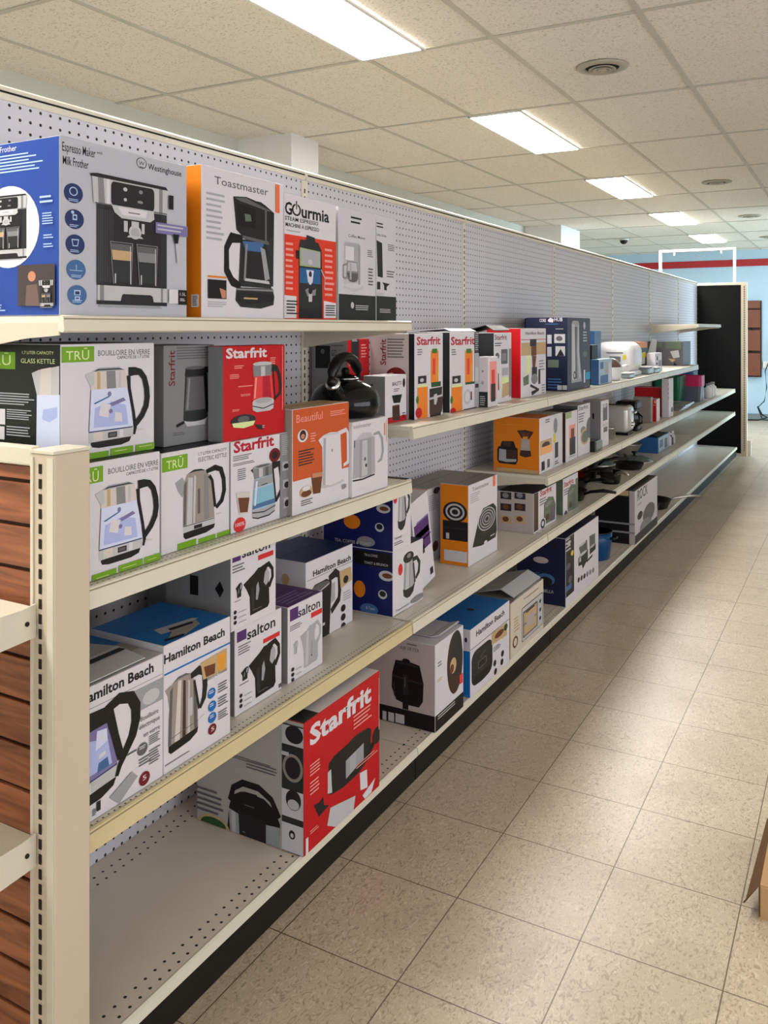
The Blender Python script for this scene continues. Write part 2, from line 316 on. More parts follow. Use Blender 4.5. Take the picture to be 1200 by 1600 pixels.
for i in range(7):
    y0,y1=YJ[i]+.002,YJ[i+1]-.002
    t=thing('base_deck','perforated cream bottom deck of the '+LN[i],'shelf',(XFB,y0,.0),'bottom decks of the long gondola')
    a=MB(); a.box((XB+.001,y0,.085),(XFB-.006,y1,.10),M_BASEDECK); a.build('deck',t,(0,y0,.1))
    a=MB(); a.prism([(XFB-.006,.10),(XFB-.001,.101),(XFB+.004,.097),(XFB+.006,.078),(XFB,.074),(XFB-.006,.074)],'y',y0,y1,M_LIP); a.build('front_edge',t,(XFB,y0,.08))
    a=MB(); a.box((XFB-.03,y0,0),(XFB-.004,y1,.074),M_KICK); a.build('kick_plate',t,(XFB,y0,0))
    for yy in (y0+.05,y1-.05):
        a=MB(); a.box((XB,yy-.015,.0),(XFB-.031,yy+.015,.084),M_CREAM); a.build('base_leg',t,(XB,yy,0))
    tone='yellowed ' if i==0 else ''
    shelf(i,.485,0,'%scream shelf one level above the bottom deck in the %s'%(tone,LN[i]),M_LIPY if i==0 else None)
shelf(0,.922,0,'cream shelf holding the green and white kettle boxes in the '+LN[0])
shelf(0,1.41,0,'highest cream shelf of the first bay holding the coffee machine boxes',lh=.026,ext=.04)
for i in range(1,5): shelf(i,1.085,0,'eye level cream shelf in the '+LN[i])
for i in range(2,7): shelf(i,.735,0,'cream shelf two levels above the bottom deck in the '+LN[i])
shelf(5,1.43,0,'small high cream shelf, empty, in the '+LN[5],lh=.024)
# ------------------------------------------------------------------ end cap facing the camera
EY=-.915
t=thing('end_upright','thick cream slotted corner post of the end display, tallest thing at lower left','post',(-.38,EY,0))
a=MB(); a.box((-.378,EY-.008,0),(-.319,EY+.068,1.176),M_POST); cl=a.build('column',t,(-.38,EY,0),bevel=.003)
a=MB(); a.box((-.3785,EY-.010,1.176),(-.3185,EY+.069,1.182),M_CREAM); a.build('cap',t,(-.38,EY,1.176),bevel=.001)
a=MB(); a.box((-.3755,EY-.011,.0),(-.369,EY-.008,1.17),M_CREAM); a.box((-.336,EY-.0095,.0),(-.3215,EY-.008,1.17),M_CREAM); a.build('face_rib',t,(-.38,EY,0))
a=MB(); slots_z(a,-.353,EY-.0085,.05,1.16,.0254,.0065,.0165,'y'); a.build('slots',cl,(-.38,EY,.05))
t=thing('end_upright','cream slotted corner post on the hidden left side of the end display','post',(-1.42,EY,0))
a=MB(); a.box((-1.45,EY-.008,0),(-1.39,EY+.068,1.176),M_POST); a.build('column',t,(-1.42,EY,0),bevel=.003)
t=thing('slatwall_panel','brown wood grain slatwall panel on the end of the shelving, lower left','slatwall panel',(-.9,EY+.02,0))
z=-.021; sl=MB(); k=0
while z<1.13:
    z2=min(z+.070,1.15)
    sl.box((-1.388,EY+.002,max(z,.004)),(-.3785,EY+.010,z2),M_WOOD); z+=.0765
sl.build('slats',t,(-.9,EY+.012,0),bevel=.002)
a=MB(); a.box((-1.388,EY+.0102,.02),(-.3785,EY+.0135,1.15),mat('groove_wood',.7,col=lin((58,34,20)))); a.build('backing',t,(-.9,EY+.02,0))
t=thing('end_top_rail','cream rail across the top of the brown slatwall end display','rail',(-.9,EY,1.15))
a=MB(); a.box((-1.388,EY-.006,1.152),(-.3788,EY+.0135,1.186),M_CREAM); a.build('rail',t,(-.9,EY,1.15),bevel=.004)
M_DECKE=deck_material('end_deck_steel',[(-.03,0)],.0254,.003,(214,206,190))
for z,lab in ((.918,'upper cream shelf jutting from the brown slatwall end display'),(.530,'lower cream shelf jutting from the brown slatwall end display')):
    t=thing('end_shelf',lab,'shelf',(-.9,EY-.2,z-.05),'shelves on the slatwall end')
    a=MB(); a.box((-1.385,EY-.34,z-.014),(-.364,EY-.014,z-.001),M_CREAM); dk=a.build('deck',t,(-.9,EY-.2,z-.014))
    a=MB()
    for k in range(34): xx=-.42-.026*k; a.box((xx-.007,EY-.060,z-.0011),(xx+.007,EY-.057,z-.0002),M_DARK)
    a.build('perforations',dk,(-.9,EY-.06,z))
    a=MB(); a.box((-1.385,EY-.355,z-.045),(-.364,EY-.341,z),M_LIP); a.build('price_rail',t,(-.9,EY-.35,z-.045),bevel=.003)
    for xx in (-.3615,-1.3865):
        a=MB(); a.prism([(EY-.345,z-.042),(EY-.345,z),(EY-.04,z+.001),(EY-.012,z+.004),(EY-.0115,z-.052),(EY-.09,z-.056)],'x',xx-.0018,xx+.0018,M_CREAM); br=a.build('bracket',t,(xx,EY-.2,z-.05))
        a=MB(); a.lathe([(.004,0),(.004,.002)],M_DARK,(0,0,0),12); 
        a.v=[(xx+.0018+p[2],EY-.03+p[0],z-.025+p[1]) for p in a.v]; a.build('rivet',br,(xx,EY-.03,z-.025))
# ------------------------------------------------------------------ far end
t=thing('end_back_panel','tall matte black back panel with cream frame closing the far end of the aisle shelving','panel',(-.5,8.2,0))
a=MB(); a.box((-1.9,8.15,.02),(-.296,8.17,1.87),M_BLACKP); a.build('panel',t,(-.5,8.15,0))
a=MB(); a.box((-1.9,8.14,1.872),(-.235,8.19,1.90),M_CREAM); a.build('top_cap',t,(-.5,8.15,1.87),bevel=.003)
a=MB(); a.box((-.295,8.12,0),(-.235,8.19,1.871),M_POST); ps=a.build('post',t,(-.27,8.12,0),bevel=.003)
a=MB(); slots_z(a,-.262,8.1195,.06,1.85,.0254,.008,.016,'y'); a.build('slots',ps,(-.27,8.12,0))
a=MB(); a.box((-.42,8.10,.01),(-.296,8.14,.03),M_CREAM); a.box((-.234,8.16,0),(-.20,8.19,.17),M_CREAM); a.build('foot',t,(-.3,8.12,0))
t=thing('sign_frame','thin white empty rectangular frame standing above the far end of the shelving','frame',(-.78,8.3,0))
for nm,p,q in (('upright_bar',(-1.20,8.28,0),(-1.172,8.308,2.30)),('upright_bar',(-.395,8.28,0),(-.367,8.308,2.30)),('top_bar',(-1.172,8.28,2.275),(-.395,8.308,2.30)),('bottom_bar',(-1.172,8.28,1.60),(-.395,8.308,1.625))):
    a=MB(); a.box(p,q,M_WHITE); a.build(nm,t,p)
for xx in (-1.03,-.52):
    a=MB(); a.box((xx-.008,8.285,2.235),(xx+.008,8.30,2.275),M_WHITE); a.build('hook',t,(xx,8.29,2.24))
for (zz,nn) in ((1,1),):
    t=thing('wooden_wall_rack','dark brown wooden slatted rack hung on the pale blue back wall','rack',(-.57,12.1,.67))
    a=MB(); a.box((-.72,12.13,.66),(-.47,12.18,1.82),mat('rack_wood_dark',.5,col=lin((60,36,28)))); a.build('back_board',t,(-.57,12.15,.67))
    for z0,z1 in ((1.70,1.82),(1.41,1.68),(1.06,1.37),(.68,1.02)):
        a=MB(); a.box((-.715,12.09,z0),(-.49,12.128,z1),mat('rack_wood',.45,col=lin((112,66,50)))); a.build('slat_board',t,(-.57,12.11,z0),bevel=.004)
    for zz in (1.385,1.04,.665):
        a=MB(); a.lathe([(.02,0),(.022,.012),(.015,.02)],M_BLKPL,(-.60,12.10,zz),16); a.build('hook',t,(-.6,12.1,zz))
t=thing('cable_bundle','loose black cable hanging down the pale blue back wall at the right edge','cable',(-.4,12.1,0))
a=MB(); a.tube([(-.30,12.15,1.2),(-.33,12.14,1.0),(-.42,12.14,.75),(-.40,12.14,.5),(-.43,12.13,.3),(-.52,12.1,.2),(-.45,12.05,.03),(-.3,12.0,.015),(-.1,12.0,.02)],.008,M_BLKPL); a.build('cord',t,(-.4,12.1,0))
a=MB(); a.tube([(-.52,12.1,.22),(-.46,12.08,.10),(-.38,12.06,.06),(-.5,12.02,.02),(-.75,12.0,.015)],.011,M_BLKPL); a.build('cord',t,(-.4,12.1,0))
a=MB(); a.box((-.45,12.155,.80),(-.36,12.169,.90),M_WHITE); tag(a.build('wall_socket',None,(-.4,12.16,.8)),'small white socket on the back wall beside the hanging cable','socket')
# ------------------------------------------------------------------ cardboard carton at the right
t=thing('cardboard_carton','open brown cardboard carton on the floor, cut off by the right edge','carton',(.86,.42,0))
kr=mat('kraft',.75,col=lin((176,140,98))); kd=mat('kraft_shade',.8,col=lin((96,68,40)))  # dark kraft puts shade into the colour of the left wall and flap
a=MB(); X0,X1,Y0,Y1,H=.652,1.06,.275,.60,.018
for p,q in (((X0,Y0,.002),(X1,Y0+.004,.20)),):
    pass
a.box((X0,Y0,0),(X1,Y1,.004),kr); a.box((X0,Y0,.004),(X0+.004,Y1,.075),kd); a.box((X1-.004,Y0,.004),(X1,Y1,.075),kr); a.box((X0+.004,Y1-.004,.004),(X1-.004,Y1,.075),kr); a.box((X0+.004,Y0,.004),(X1-.004,Y0+.004,.075),kr)
a.build('body',t,(.86,.42,0))
a=MB(); a.faces([(X0,Y0,.075),(X0,Y1,.075),(X0-.010,Y1-.01,.075),(X0-.032,Y0+.01,.02),(X0-.036,Y0+.0,.026)],[(0,1,2,3),(0,3,4)],kd); a.build('left_flap',t,(X0,Y0,.07),recalc=False)
a=MB(); a.box((X0+.003,Y0+.004,.074),(X1,Y1,.0775),kr); a.build('top_flap',t,(X0,Y0,.07))
BOXES=[
{'n':'espresso_maker_box','l':'large grey and blue espresso maker box with milk frother text, leftmost on the highest shelf','c':'box','g':'boxed coffee machines on the top shelf','b':[-.67,-.8698,1.411,-.37,-.5464,1.7279],'col':['greyw','royal','greyw'],'tilt':0,'a':[('f','t','ink','Espresso Maker',[.0055,.2909,.0747,.0169],.6,0),('f','t','ink','with',[.0832,.2993,.0136,.0059],0,0),('f','t','ink','Milk Frother',[.0069,.2675,.057,.0158],.6,0),('f','e','ink',[.1949,.3006,.0137,.0108]),('f','e','greyw',[.1949,.3006,.0119,.0095]),('f','t','ink','W',[.1873,.2968,.0153,.0075],.5,0),('f','r','ink',[.1899,.292,.2,.2935]),('f','t','ink','Westinghouse',[.212,.2915,.0942,.0126],.5,0),('f','e','navy',[.0299,.2188,.0211,.0177]),('f','e','paleblue',[.0299,.2222,.0093,.008]),('f','e','navy',[.0299,.2222,.0071,.0063]),('f','l','paleblue',[.0187,.2036,.0413,.2093],2),('f','e','navy',[.032,.1727,.0211,.0177]),('f','r','paleblue',[.0278,.1711,.0377,.1814]),('f','e','navy',[.0328,.1762,.0031,.0029]),('f','e','paleblue',[.0278,.1848,.0035,.0029]),('f','l','paleblue',[.0208,.1578,.0435,.1635],2),('f','e','navy',[.0335,.1276,.0211,.0178]),('f','p','paleblue',[[.025,.1371],[.042,.1375],[.0392,.1246],[.0278,.1242]]),('f','p','navy',[[.0271,.135],[.0399,.1353],[.0377,.1261],[.0292,.1259]]),('f','l','paleblue',[.0222,.1129,.0449,.1186],2),('f','e','steelblue',[.0356,.0825,.0212,.0178]),('f','r','paleblue',[.0215,.0805,.05,.0816]),('f','r','paleblue',[.0349,.0824,.0363,.0916]),('f','l','paleblue',[.0243,.0681,.0471,.0738],2),('f','e','steelblue',[.0377,.0372,.0213,.0178]),('f','r','paleblue',[.0306,.037,.0449,.0461]),('f','r','navy',[.0328,.0382,.0427,.0439]),('f','r','paleblue',[.032,.0267,.0435,.0347]),('f','r','navy',[.0342,.0302,.0413,.0325]),('f','l','paleblue',[.0264,.0231,.0492,.0288],2),('f','k','espresso',[.0742,.0221,.2653,.2672]),('f','r','black',[.2671,.2193,.28,.2479]),('f','r','lilac',[.2295,.1675,.3215,.1892]),('f','l','greyw',[.2348,.1719,.3158,.1872],2),('f','p','black',[[.2781,.1697],[.2968,.1702],[.293,.1514],[.2837,.1506]]),('f','p','silver',[[.2855,.1508],[.2911,.1512],[.2968,.1109],[.2911,.1105]]),('f','r','white',[.2671,.0283,.293,.0569]),('f','r','black',[.293,.0264,.3196,.0566]),('f','t','white','1.5L',[.2986,.045,.0171,.0066],0,0),('f','l','white',[.2986,.0331,.3158,.0397],2),('s','t','white','Espresso Maker with Milk Frother',[-.02,.301,.2068,.0112],.3,0),('s','l','paleblue',[.0289,.261,.2753,.2964],6),('s','e','white',[.1656,.1627,.083,.075]),('s','k','espresso',[.0968,.1044,.2163,.223]),('s','l','paleblue',[.252,.1977,.2885,.2149],2),('s','l','paleblue',[.2587,.1608,.2885,.1836],5),('s','l','paleblue',[.262,.1356,.2885,.1447],2),('s','l','paleblue',[.262,.1197,.2885,.1288],2),('s','r','dusk',[.1938,.0182,.2918,.0914]),('s','e','skin',[.2317,.0705,.0102,.0092]),('s','p','shirt',[[.2146,.0179],[.218,.0548],[.2452,.0564],[.252,.0174]]),('s','k','espresso',[.252,.0151,.2885,.0653]),('s','l','paleblue',[.0669,.0077,.1763,.0271],4)]},
{'n':'coffee_maker_box','l':'orange sided white box showing a black drip coffee maker on the highest shelf','c':'box','g':'boxed coffee machines on the top shelf','b':[-.625,-.5066,1.411,-.365,-.2128,1.7383],'col':['white','orange','white'],'tilt':0,'a':[('f','t','greyd','Toastmaster',[.041,.2913,.1915,.018],.4,0),('f','l','lightgrey',[.0142,.1654,.0772,.2736],9),('f','k','dripmaker',[.075,.0285,.2552,.2724]),('f','r','orangered',[.2602,.255,.2756,.3224]),('f','r','orange',[.0183,.0875,.0793,.0917]),('f','r','black',[.0183,.0422,.0793,.0834]),('f','p','skin',[[.0558,.0658],[.0772,.061],[.0772,.0441],[.0643,.0437]]),('f','l','lightgrey',[.0183,.023,.0815,.0368],3),('s','r','white',[.2315,.023,.2529,.0504]),('s','l','ink',[.2351,.0257,.2494,.0476],6)]},
{'n':'espresso_machine_box','l':'narrow red and white steam espresso machine box on the highest shelf','c':'box','g':'boxed coffee machines on the top shelf','b':[-.615,-.1964,1.411,-.375,.0391,1.7213],'col':['white','white','white'],'tilt':0,'a':[('f','r','vermilion',[.0008,.0008,.2348,.2102]),('f','p','white',[[0,.0595],[.0514,.0581],[.0514,.0037],[0,.0031]]),('f','p','white',[[.1762,.0505],[.2356,.0453],[.2356,.0057],[.1762,.0051]]),('f','t','black','G',[.0027,.2596,.0295,.0314],2,0),('f','e','black',[.0514,.2742,.0195,.0152]),('f','e','white',[.0514,.2742,.0128,.0109]),('f','r','white',[.0475,.2833,.0558,.2929]),('f','r','black',[.0495,.2756,.0539,.2964]),('f','t','black','urmia',[.0737,.2584,.1272,.0323],1.8,0),('f','t','ink','STEAM ESPRESSO',[.0027,.2447,.1464,.0102],.6,0),('f','t','ink','MACHINE À ESPRESSO',[.0053,.2293,.1468,.0102],.6,0),('f','l','lightgrey',[.008,.2154,.0822,.2233],1),('f','l','palepink',[.0053,.0691,.0404,.1932],9),('f','l','palepink',[.1793,.059,.226,.1921],9),('f','k','podmachine',[.0459,.0036,.1762,.216]),('f','l','ink',[.008,.011,.0569,.0488],5),('f','l','ink',[.1824,.0102,.2324,.0406],5)]},
{'n':'coffee_maker_box','l':'white coffee maker box with black bottom band, right of the red box, highest shelf','c':'box','g':'boxed coffee machines on the top shelf','b':[-.62,.0599,1.411,-.38,.2621,1.721],'col':['white2','white2','white2'],'tilt':0,'a':[('f','r','char',[.0008,.0008,.2014,.072]),('f','l','ink',[.063,.2681,.1255,.293],2),('f','t','greyd','Coffee Maker',[.0495,.2313,.0939,.0088],.2,0),('f','k','clearmaker',[.0229,.0834,.1362,.2183]),('f','l','greyd',[.1542,.1824,.1873,.2044],4),('f','l','greyd',[.1579,.0998,.1873,.1532],6),('f','l','silver',[.087,.0285,.1688,.0447],3),('f','e','silver',[.0698,.0425,.0086,.0089])]},
{'n':'coffee_grinder_box','l':'slim white box with dark tower grinder and black bottom band, last on highest shelf','c':'box','g':'boxed coffee machines on the top shelf','b':[-.605,.2746,1.411,-.385,.3966,1.7221],'col':['white2','white2','white2'],'tilt':0,'a':[('f','r','char',[.0008,.0008,.1213,.0739]),('f','l','ink',[.001,.2735,.0461,.2923],2),('f','t','greyd','Coffee Grinder',[0,.2509,.0617,.0075],.2,0),('f','p','char',[[-.0038,.2374],[.0344,.2314],[.0383,.1289],[.0076,.131]]),('f','l','greyd',[.0696,.2114,.1139,.2326],4),('f','l','greyd',[.0617,.1301,.118,.1532],3),('f','r','char',[.0038,.0932,.0228,.1158]),('f','p','char',[[.0344,.1154],[.0816,.1118],[.0617,.1032],[.0617,.0917],[.0461,.093],[.0461,.1064]]),('f','l','lightgrey',[.001,.0761,.0539,.0836],2),('f','l','silver',[.019,.0238,.0976,.0371],3)]},
{'n':'glass_kettle_box','l':'white and green glass kettle box standing lower left on the kettle shelf','c':'box','g':'boxed kettles on the second shelf','b':[-.575,-.832,.923,-.375,-.6192,1.1413],'col':['white','blackgreen','black'],'tilt':0,'a':[('f','r','green',[.001,.1801,.0651,.2099]),('f','t','paleg','TRŪ',[.0086,.1833,.0458,.0185],.3,0),('f','t','greyd','BOUILLOIRE EN VERRE',[.0774,.1916,.13,.0108],.3,0),('f','t','ink','CAPACITÉ DE 1.7 LITRE',[.1221,.1825,.0853,.0062],.4,0),('f','k','gkettle',[.0468,.0237,.2056,.1702]),('f','r','green',[.0379,.001,.0963,.0117]),('f','r','green',[.1019,.001,.1638,.0139]),('f','r','green',[.1681,.001,.2118,.0142]),('f','l','paleg',[.0483,.002,.0821,.0044],1),('f','l','paleg',[.1107,.0056,.1502,.0081],1),('f','l','paleg',[.1775,.0057,.2056,.0082],1)]},
{'n':'glass_kettle_box','l':'white and green glass kettle box with black side, stacked on its twin, far left','c':'box','g':'boxed kettles on the second shelf','b':[-.678,-.8351,1.1413,-.408,-.6014,1.3595],'col':['white','blackgreen','blackgreen'],'tilt':0,'a':[('f','r','green',[.001,.1845,.0767,.2135]),('f','t','paleg','TRŪ',[.0114,.1888,.0531,.0175],.3,0),('f','t','greyd','BOUILLOIRE EN VERRE',[.086,.1949,.1351,.011],.3,0),('f','t','ink','CAPACITÉ DE 1.7 LITRE',[.1338,.1874,.0855,.0062],.4,0),('f','k','gkettle',[.0554,.021,.2175,.1718]),('f','r','green',[.0014,.001,.0524,.0044]),('f','r','green',[.0569,.001,.1112,.0124]),('f','r','green',[.116,.0012,.1739,.0148]),('f','r','green',[.1808,.001,.2319,.0145]),('f','l','paleg',[.1257,.0074,.1621,.0099],1),('f','l','paleg',[.1894,.0084,.2247,.0109],1),('s','r','green',[.0413,.1702,.146,.2025]),('s','t','paleg','TRŪ',[.0547,.1779,.0785,.0186],.3,0),('s','t','paleg','1.7 LITER CAPACITY',[.1658,.1993,.0856,.006],0,0),('s','t','paleg','GLASS KETTLE',[.1623,.1824,.0925,.009],.2,0),('s','p','silver',[[.1925,.164],[.2118,.1704],[.2666,.1786],[.2666,.1263],[.2066,.1241]]),('s','p','steelw',[[.217,.1717],[.2446,.1758],[.2446,.1255],[.2135,.1244]]),('s','p','paleblue2',[[.2066,.1241],[.2683,.1264],[.2683,.0045],[.2048,-.0003]]),('s','p','lilacw',[[.2239,.0977],[.2616,.104],[.2616,.0854],[.2412,.0751],[.2205,.0799]]),('s','l','silver2',[.1019,.1019,.1995,.1264],5),('s','l','silver2',[.1223,.0749,.1995,.0955],5),('s','l','silver2',[.1223,.0433,.1995,.064],4),('s','r','white',[.0643,.0645,.1186,.0942]),('s','r','white',[.0643,.0361,.1167,.0608])]},
{'n':'electric_kettle_box','l':'white and green box printed with a brushed steel kettle, lower row of the kettle shelf','c':'box','g':'boxed kettles on the second shelf','b':[-.61,-.6,.923,-.39,-.3839,1.1323],'col':['white','white','black'],'tilt':0,'a':[('f','r','green',[.0018,.1698,.0776,.1999]),('f','t','paleg','TRŪ',[.0147,.1745,.0493,.0184],.3,0),('f','t','greyd','1.7 LITER CAPACITY',[.1116,.1909,.0934,.0069],.2,0),('f','t','greyd','ELECTRIC KETTLE',[.1116,.1771,.0934,.0097],.2,0),('f','k','skettle',[.039,.0202,.2006,.1629]),('f','r','green',[.0466,.001,.1035,.0146]),('f','r','green',[.1106,.001,.1658,.0115]),('f','r','green',[.1712,.001,.2151,.0113])]},
{'n':'jug_kettle_box','l':'grey box with dark jug kettle and vertical red lettering, set back, shade painted in grey','c':'box','g':'boxed kettles on the second shelf','b':[-.585,-.5352,1.1333,-.445,-.372,1.3517],'col':['greyb','greyb','greyb'],'tilt':0,'a':[('f','t','darkred','Starfrit',[.0331,.13,.0772,.0196],1.2,1),('f','l','greyd',[.039,.1857,.1565,.215],5),('f','k','jugkettle',[.051,.0379,.1632,.1713]),('f','l','greyd',[.0272,.0209,.0672,.0292],2)]},  # pale carton given a darker grey to carry the shade it stands in
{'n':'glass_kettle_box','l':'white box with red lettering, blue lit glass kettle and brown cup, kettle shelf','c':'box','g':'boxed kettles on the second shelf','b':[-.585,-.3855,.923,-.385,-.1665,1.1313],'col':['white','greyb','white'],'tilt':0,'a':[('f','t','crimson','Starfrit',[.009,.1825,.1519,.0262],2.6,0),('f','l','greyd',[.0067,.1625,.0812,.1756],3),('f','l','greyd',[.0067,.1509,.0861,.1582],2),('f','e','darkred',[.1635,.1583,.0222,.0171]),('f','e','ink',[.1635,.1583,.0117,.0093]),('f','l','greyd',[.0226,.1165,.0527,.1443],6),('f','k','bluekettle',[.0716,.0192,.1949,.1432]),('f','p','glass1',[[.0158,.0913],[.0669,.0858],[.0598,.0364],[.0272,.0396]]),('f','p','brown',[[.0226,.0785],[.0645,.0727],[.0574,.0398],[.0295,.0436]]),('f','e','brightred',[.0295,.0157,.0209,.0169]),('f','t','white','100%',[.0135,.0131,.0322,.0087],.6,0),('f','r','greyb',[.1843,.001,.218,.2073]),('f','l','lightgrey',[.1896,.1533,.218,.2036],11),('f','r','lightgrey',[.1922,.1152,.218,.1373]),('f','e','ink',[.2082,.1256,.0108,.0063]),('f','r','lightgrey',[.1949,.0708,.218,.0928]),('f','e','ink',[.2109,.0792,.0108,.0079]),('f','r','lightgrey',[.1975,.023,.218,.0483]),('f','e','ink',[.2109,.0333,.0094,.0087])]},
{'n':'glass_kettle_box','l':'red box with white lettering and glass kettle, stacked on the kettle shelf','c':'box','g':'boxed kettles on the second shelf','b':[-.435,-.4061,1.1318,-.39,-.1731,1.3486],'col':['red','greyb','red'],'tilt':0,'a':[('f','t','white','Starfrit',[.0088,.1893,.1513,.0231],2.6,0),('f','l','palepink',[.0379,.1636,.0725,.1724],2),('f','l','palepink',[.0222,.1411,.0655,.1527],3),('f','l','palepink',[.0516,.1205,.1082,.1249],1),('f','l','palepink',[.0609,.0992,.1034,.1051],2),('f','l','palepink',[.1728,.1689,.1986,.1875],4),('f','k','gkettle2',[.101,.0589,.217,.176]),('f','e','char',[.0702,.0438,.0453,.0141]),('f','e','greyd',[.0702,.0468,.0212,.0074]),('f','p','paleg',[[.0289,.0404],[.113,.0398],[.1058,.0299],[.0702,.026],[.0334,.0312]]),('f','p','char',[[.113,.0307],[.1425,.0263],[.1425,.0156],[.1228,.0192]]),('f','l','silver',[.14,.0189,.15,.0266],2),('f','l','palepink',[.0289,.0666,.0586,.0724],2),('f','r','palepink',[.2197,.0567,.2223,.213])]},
{'n':'jug_kettle_box','l':'burnt orange box with a white kettle and cream base on the kettle shelf','c':'box','g':'boxed kettles on the second shelf','b':[-.47,-.1685,.923,-.37,.0965,1.1879],'col':['white','greyt','tan'],'tilt':0,'a':[('f','r','rust',[.0008,.0856,.2643,.2636]),('f','t','palepink','Beautiful',[.0164,.23,.1183,.0207],.1,0),('f','l','palepink',[.1715,.2321,.2485,.2474],3),('f','e','white',[.0442,.1951,.0227,.0161]),('f','e','hair',[.0442,.1967,.0142,.0129]),('f','e','skin',[.0442,.1935,.0085,.0065]),('f','l','palepink',[.0785,.1734,.1048,.1995],4),('f','l','char',[.0247,.1189,.0989,.1605],6),('f','k','whitekettle',[.1167,.0477,.2651,.1938]),('f','p','brown',[[.0814,.0863],[.1317,.0837],[.1226,.0384],[.0901,.0406]]),('f','p','skin',[[.0843,.094],[.1317,.092],[.1317,.0803],[.0843,.0826]]),('f','e','tan',[.0584,.0525,.0288,.0146]),('f','e','brown',[.0584,.0476,.023,.0081]),('f','e','white',[.0584,.0606,.0172,.0065]),('f','l','greyd',[.0358,.0176,.0872,.0337],3),('f','l','ink',[.2256,.0298,.2518,.0437],5)]},
{'n':'jug_kettle_box','l':'white box with a pale kettle drawing at the right end of the kettle shelf','c':'box','g':'boxed kettles on the second shelf','b':[-.63,.0985,.923,-.36,.2992,1.1309],'col':['white','white','white3'],'tilt':0,'a':[('f','t','greyb','Toastmaster',[-.0082,.1898,.1114,.0105],.5,0),('f','k','whitekettle2',[.0019,.0377,.1738,.1799]),('f','r','orangered',[.1776,.1538,.1834,.1894]),('f','r','tan',[.1891,.1338,.193,.1977]),('f','e','greyd',[.0674,.0992,.0053,.0054])]},
{'n':'glass_kettle_box','l':'white box with large black handled glass kettle, partly hidden by the cream post','c':'box','g':'boxed kettles on the lower shelf','b':[-.58,-.832,.486,-.37,-.6154,.7333],'col':['white','white','white3'],'tilt':0,'a':[('f','t','black','Hamilton Beach',[.0056,.2201,.1842,.0196],2.6,0),('f','r','greyd',[.001,.2065,.2148,.2074]),('f','r','greyb2',[.1303,.1558,.2148,.2002]),('f','e','silver',[.1829,.1731,.0229,.014]),('f','k','bigkettle',[-.0337,.0325,.147,.2004]),('f','t','greyd','Bouilloire',[.1537,.1341,.0485,.01],0,0),('f','t','greyd','électrique',[.1503,.1192,.0555,.01],0,0),('f','t','greyd','en verre',[.1622,.1005,.0436,.01],0,0),('f','e','greyd',[.1588,.0794,.0137,.0119]),('f','l','white',[.1503,.0793,.1673,.0868],2),('f','e','darkred',[.1639,.0194,.0143,.0132]),('f','t','white','5',[.1588,.0167,.0102,.01],.4,0),('f','l','greyd',[.1759,.0783,.2076,.0973],5),('f','l','greyd',[.1759,.0391,.2076,.0695],6),('f','l','greyd',[.1487,.0464,.1829,.0638],3),('f','r','ink',[.0438,.0134,.0529,.0311]),('f','l','ink',[.0334,.0092,.0438,.0221],4),('f','p','greyb2',[[.0743,.0247],[.1303,.0484],[.1453,.0329],[.0979,.0024]]),('t','r','blueh',[.0008,.0008,.2158,.0937]),('t','r','greyt',[.1199,.0953,.2158,.1462])]},
{'n':'steel_kettle_box','l':'white kettle box with blue circles and a brushed steel kettle on the lower shelf','c':'box','g':'boxed kettles on the lower shelf','b':[-.58,-.6136,.486,-.37,-.406,.7465],'col':['white','white','blueh'],'tilt':0,'a':[('f','t','black','Hamilton Beach',[0,.2243,.188,.0181],2.6,0),('f','r','blueh',[.001,.1998,.2067,.2037]),('f','k','steelkettle',[0,.0357,.1269,.1843]),('f','p','tan',[[.1086,.1898],[.1945,.1945],[.1945,.1462],[.1167,.1514]]),('f','p','brown',[[.1188,.1781],[.156,.1736],[.1539,.152],[.1249,.154]]),('f','p','amber',[[.1623,.1882],[.1902,.186],[.1858,.1507],[.1644,.1539]]),('f','t','greyd','Electric Kettle',[.129,.1443,.0656,.0083],0,0),('f','e','blueh',[.1434,.1127,.013,.0111]),('f','l','white',[.1351,.1117,.1518,.12],2),('f','e','blueh',[.1455,.0842,.013,.0111]),('f','l','white',[.1372,.0833,.1539,.0916],2),('f','e','blueh',[.1455,.0592,.013,.0111]),('f','l','white',[.1372,.0584,.1539,.0667],2),('f','e','darkred',[.1455,.0343,.0132,.0111]),('f','t','white','5',[.1413,.0304,.0104,.009],.4,0),('f','l','greyd',[.1644,.1035,.1989,.1259],4),('f','l','greyd',[.1644,.0727,.1989,.0951],4),('f','l','greyd',[.1644,.0447,.1989,.0643],4),('f','l','greyd',[.001,.0163,.0828,.0202],1),('t','p','silver2',[[.0582,.1253],[.1559,.1443],[.1628,.1567],[.0749,.1638],[.0461,.1587]]),('t','p','greyt',[[.0807,.1583],[.1536,.1575],[.1357,.1844],[.0706,.2034],[.0304,.1915]]),('t','p','ink',[[.0784,.146],[.1401,.1586],[.1321,.1694],[.0723,.159]]),('t','p','ink',[[.0266,.1846],[.0751,.1958],[.0665,.2036],[.0198,.1946]])]},
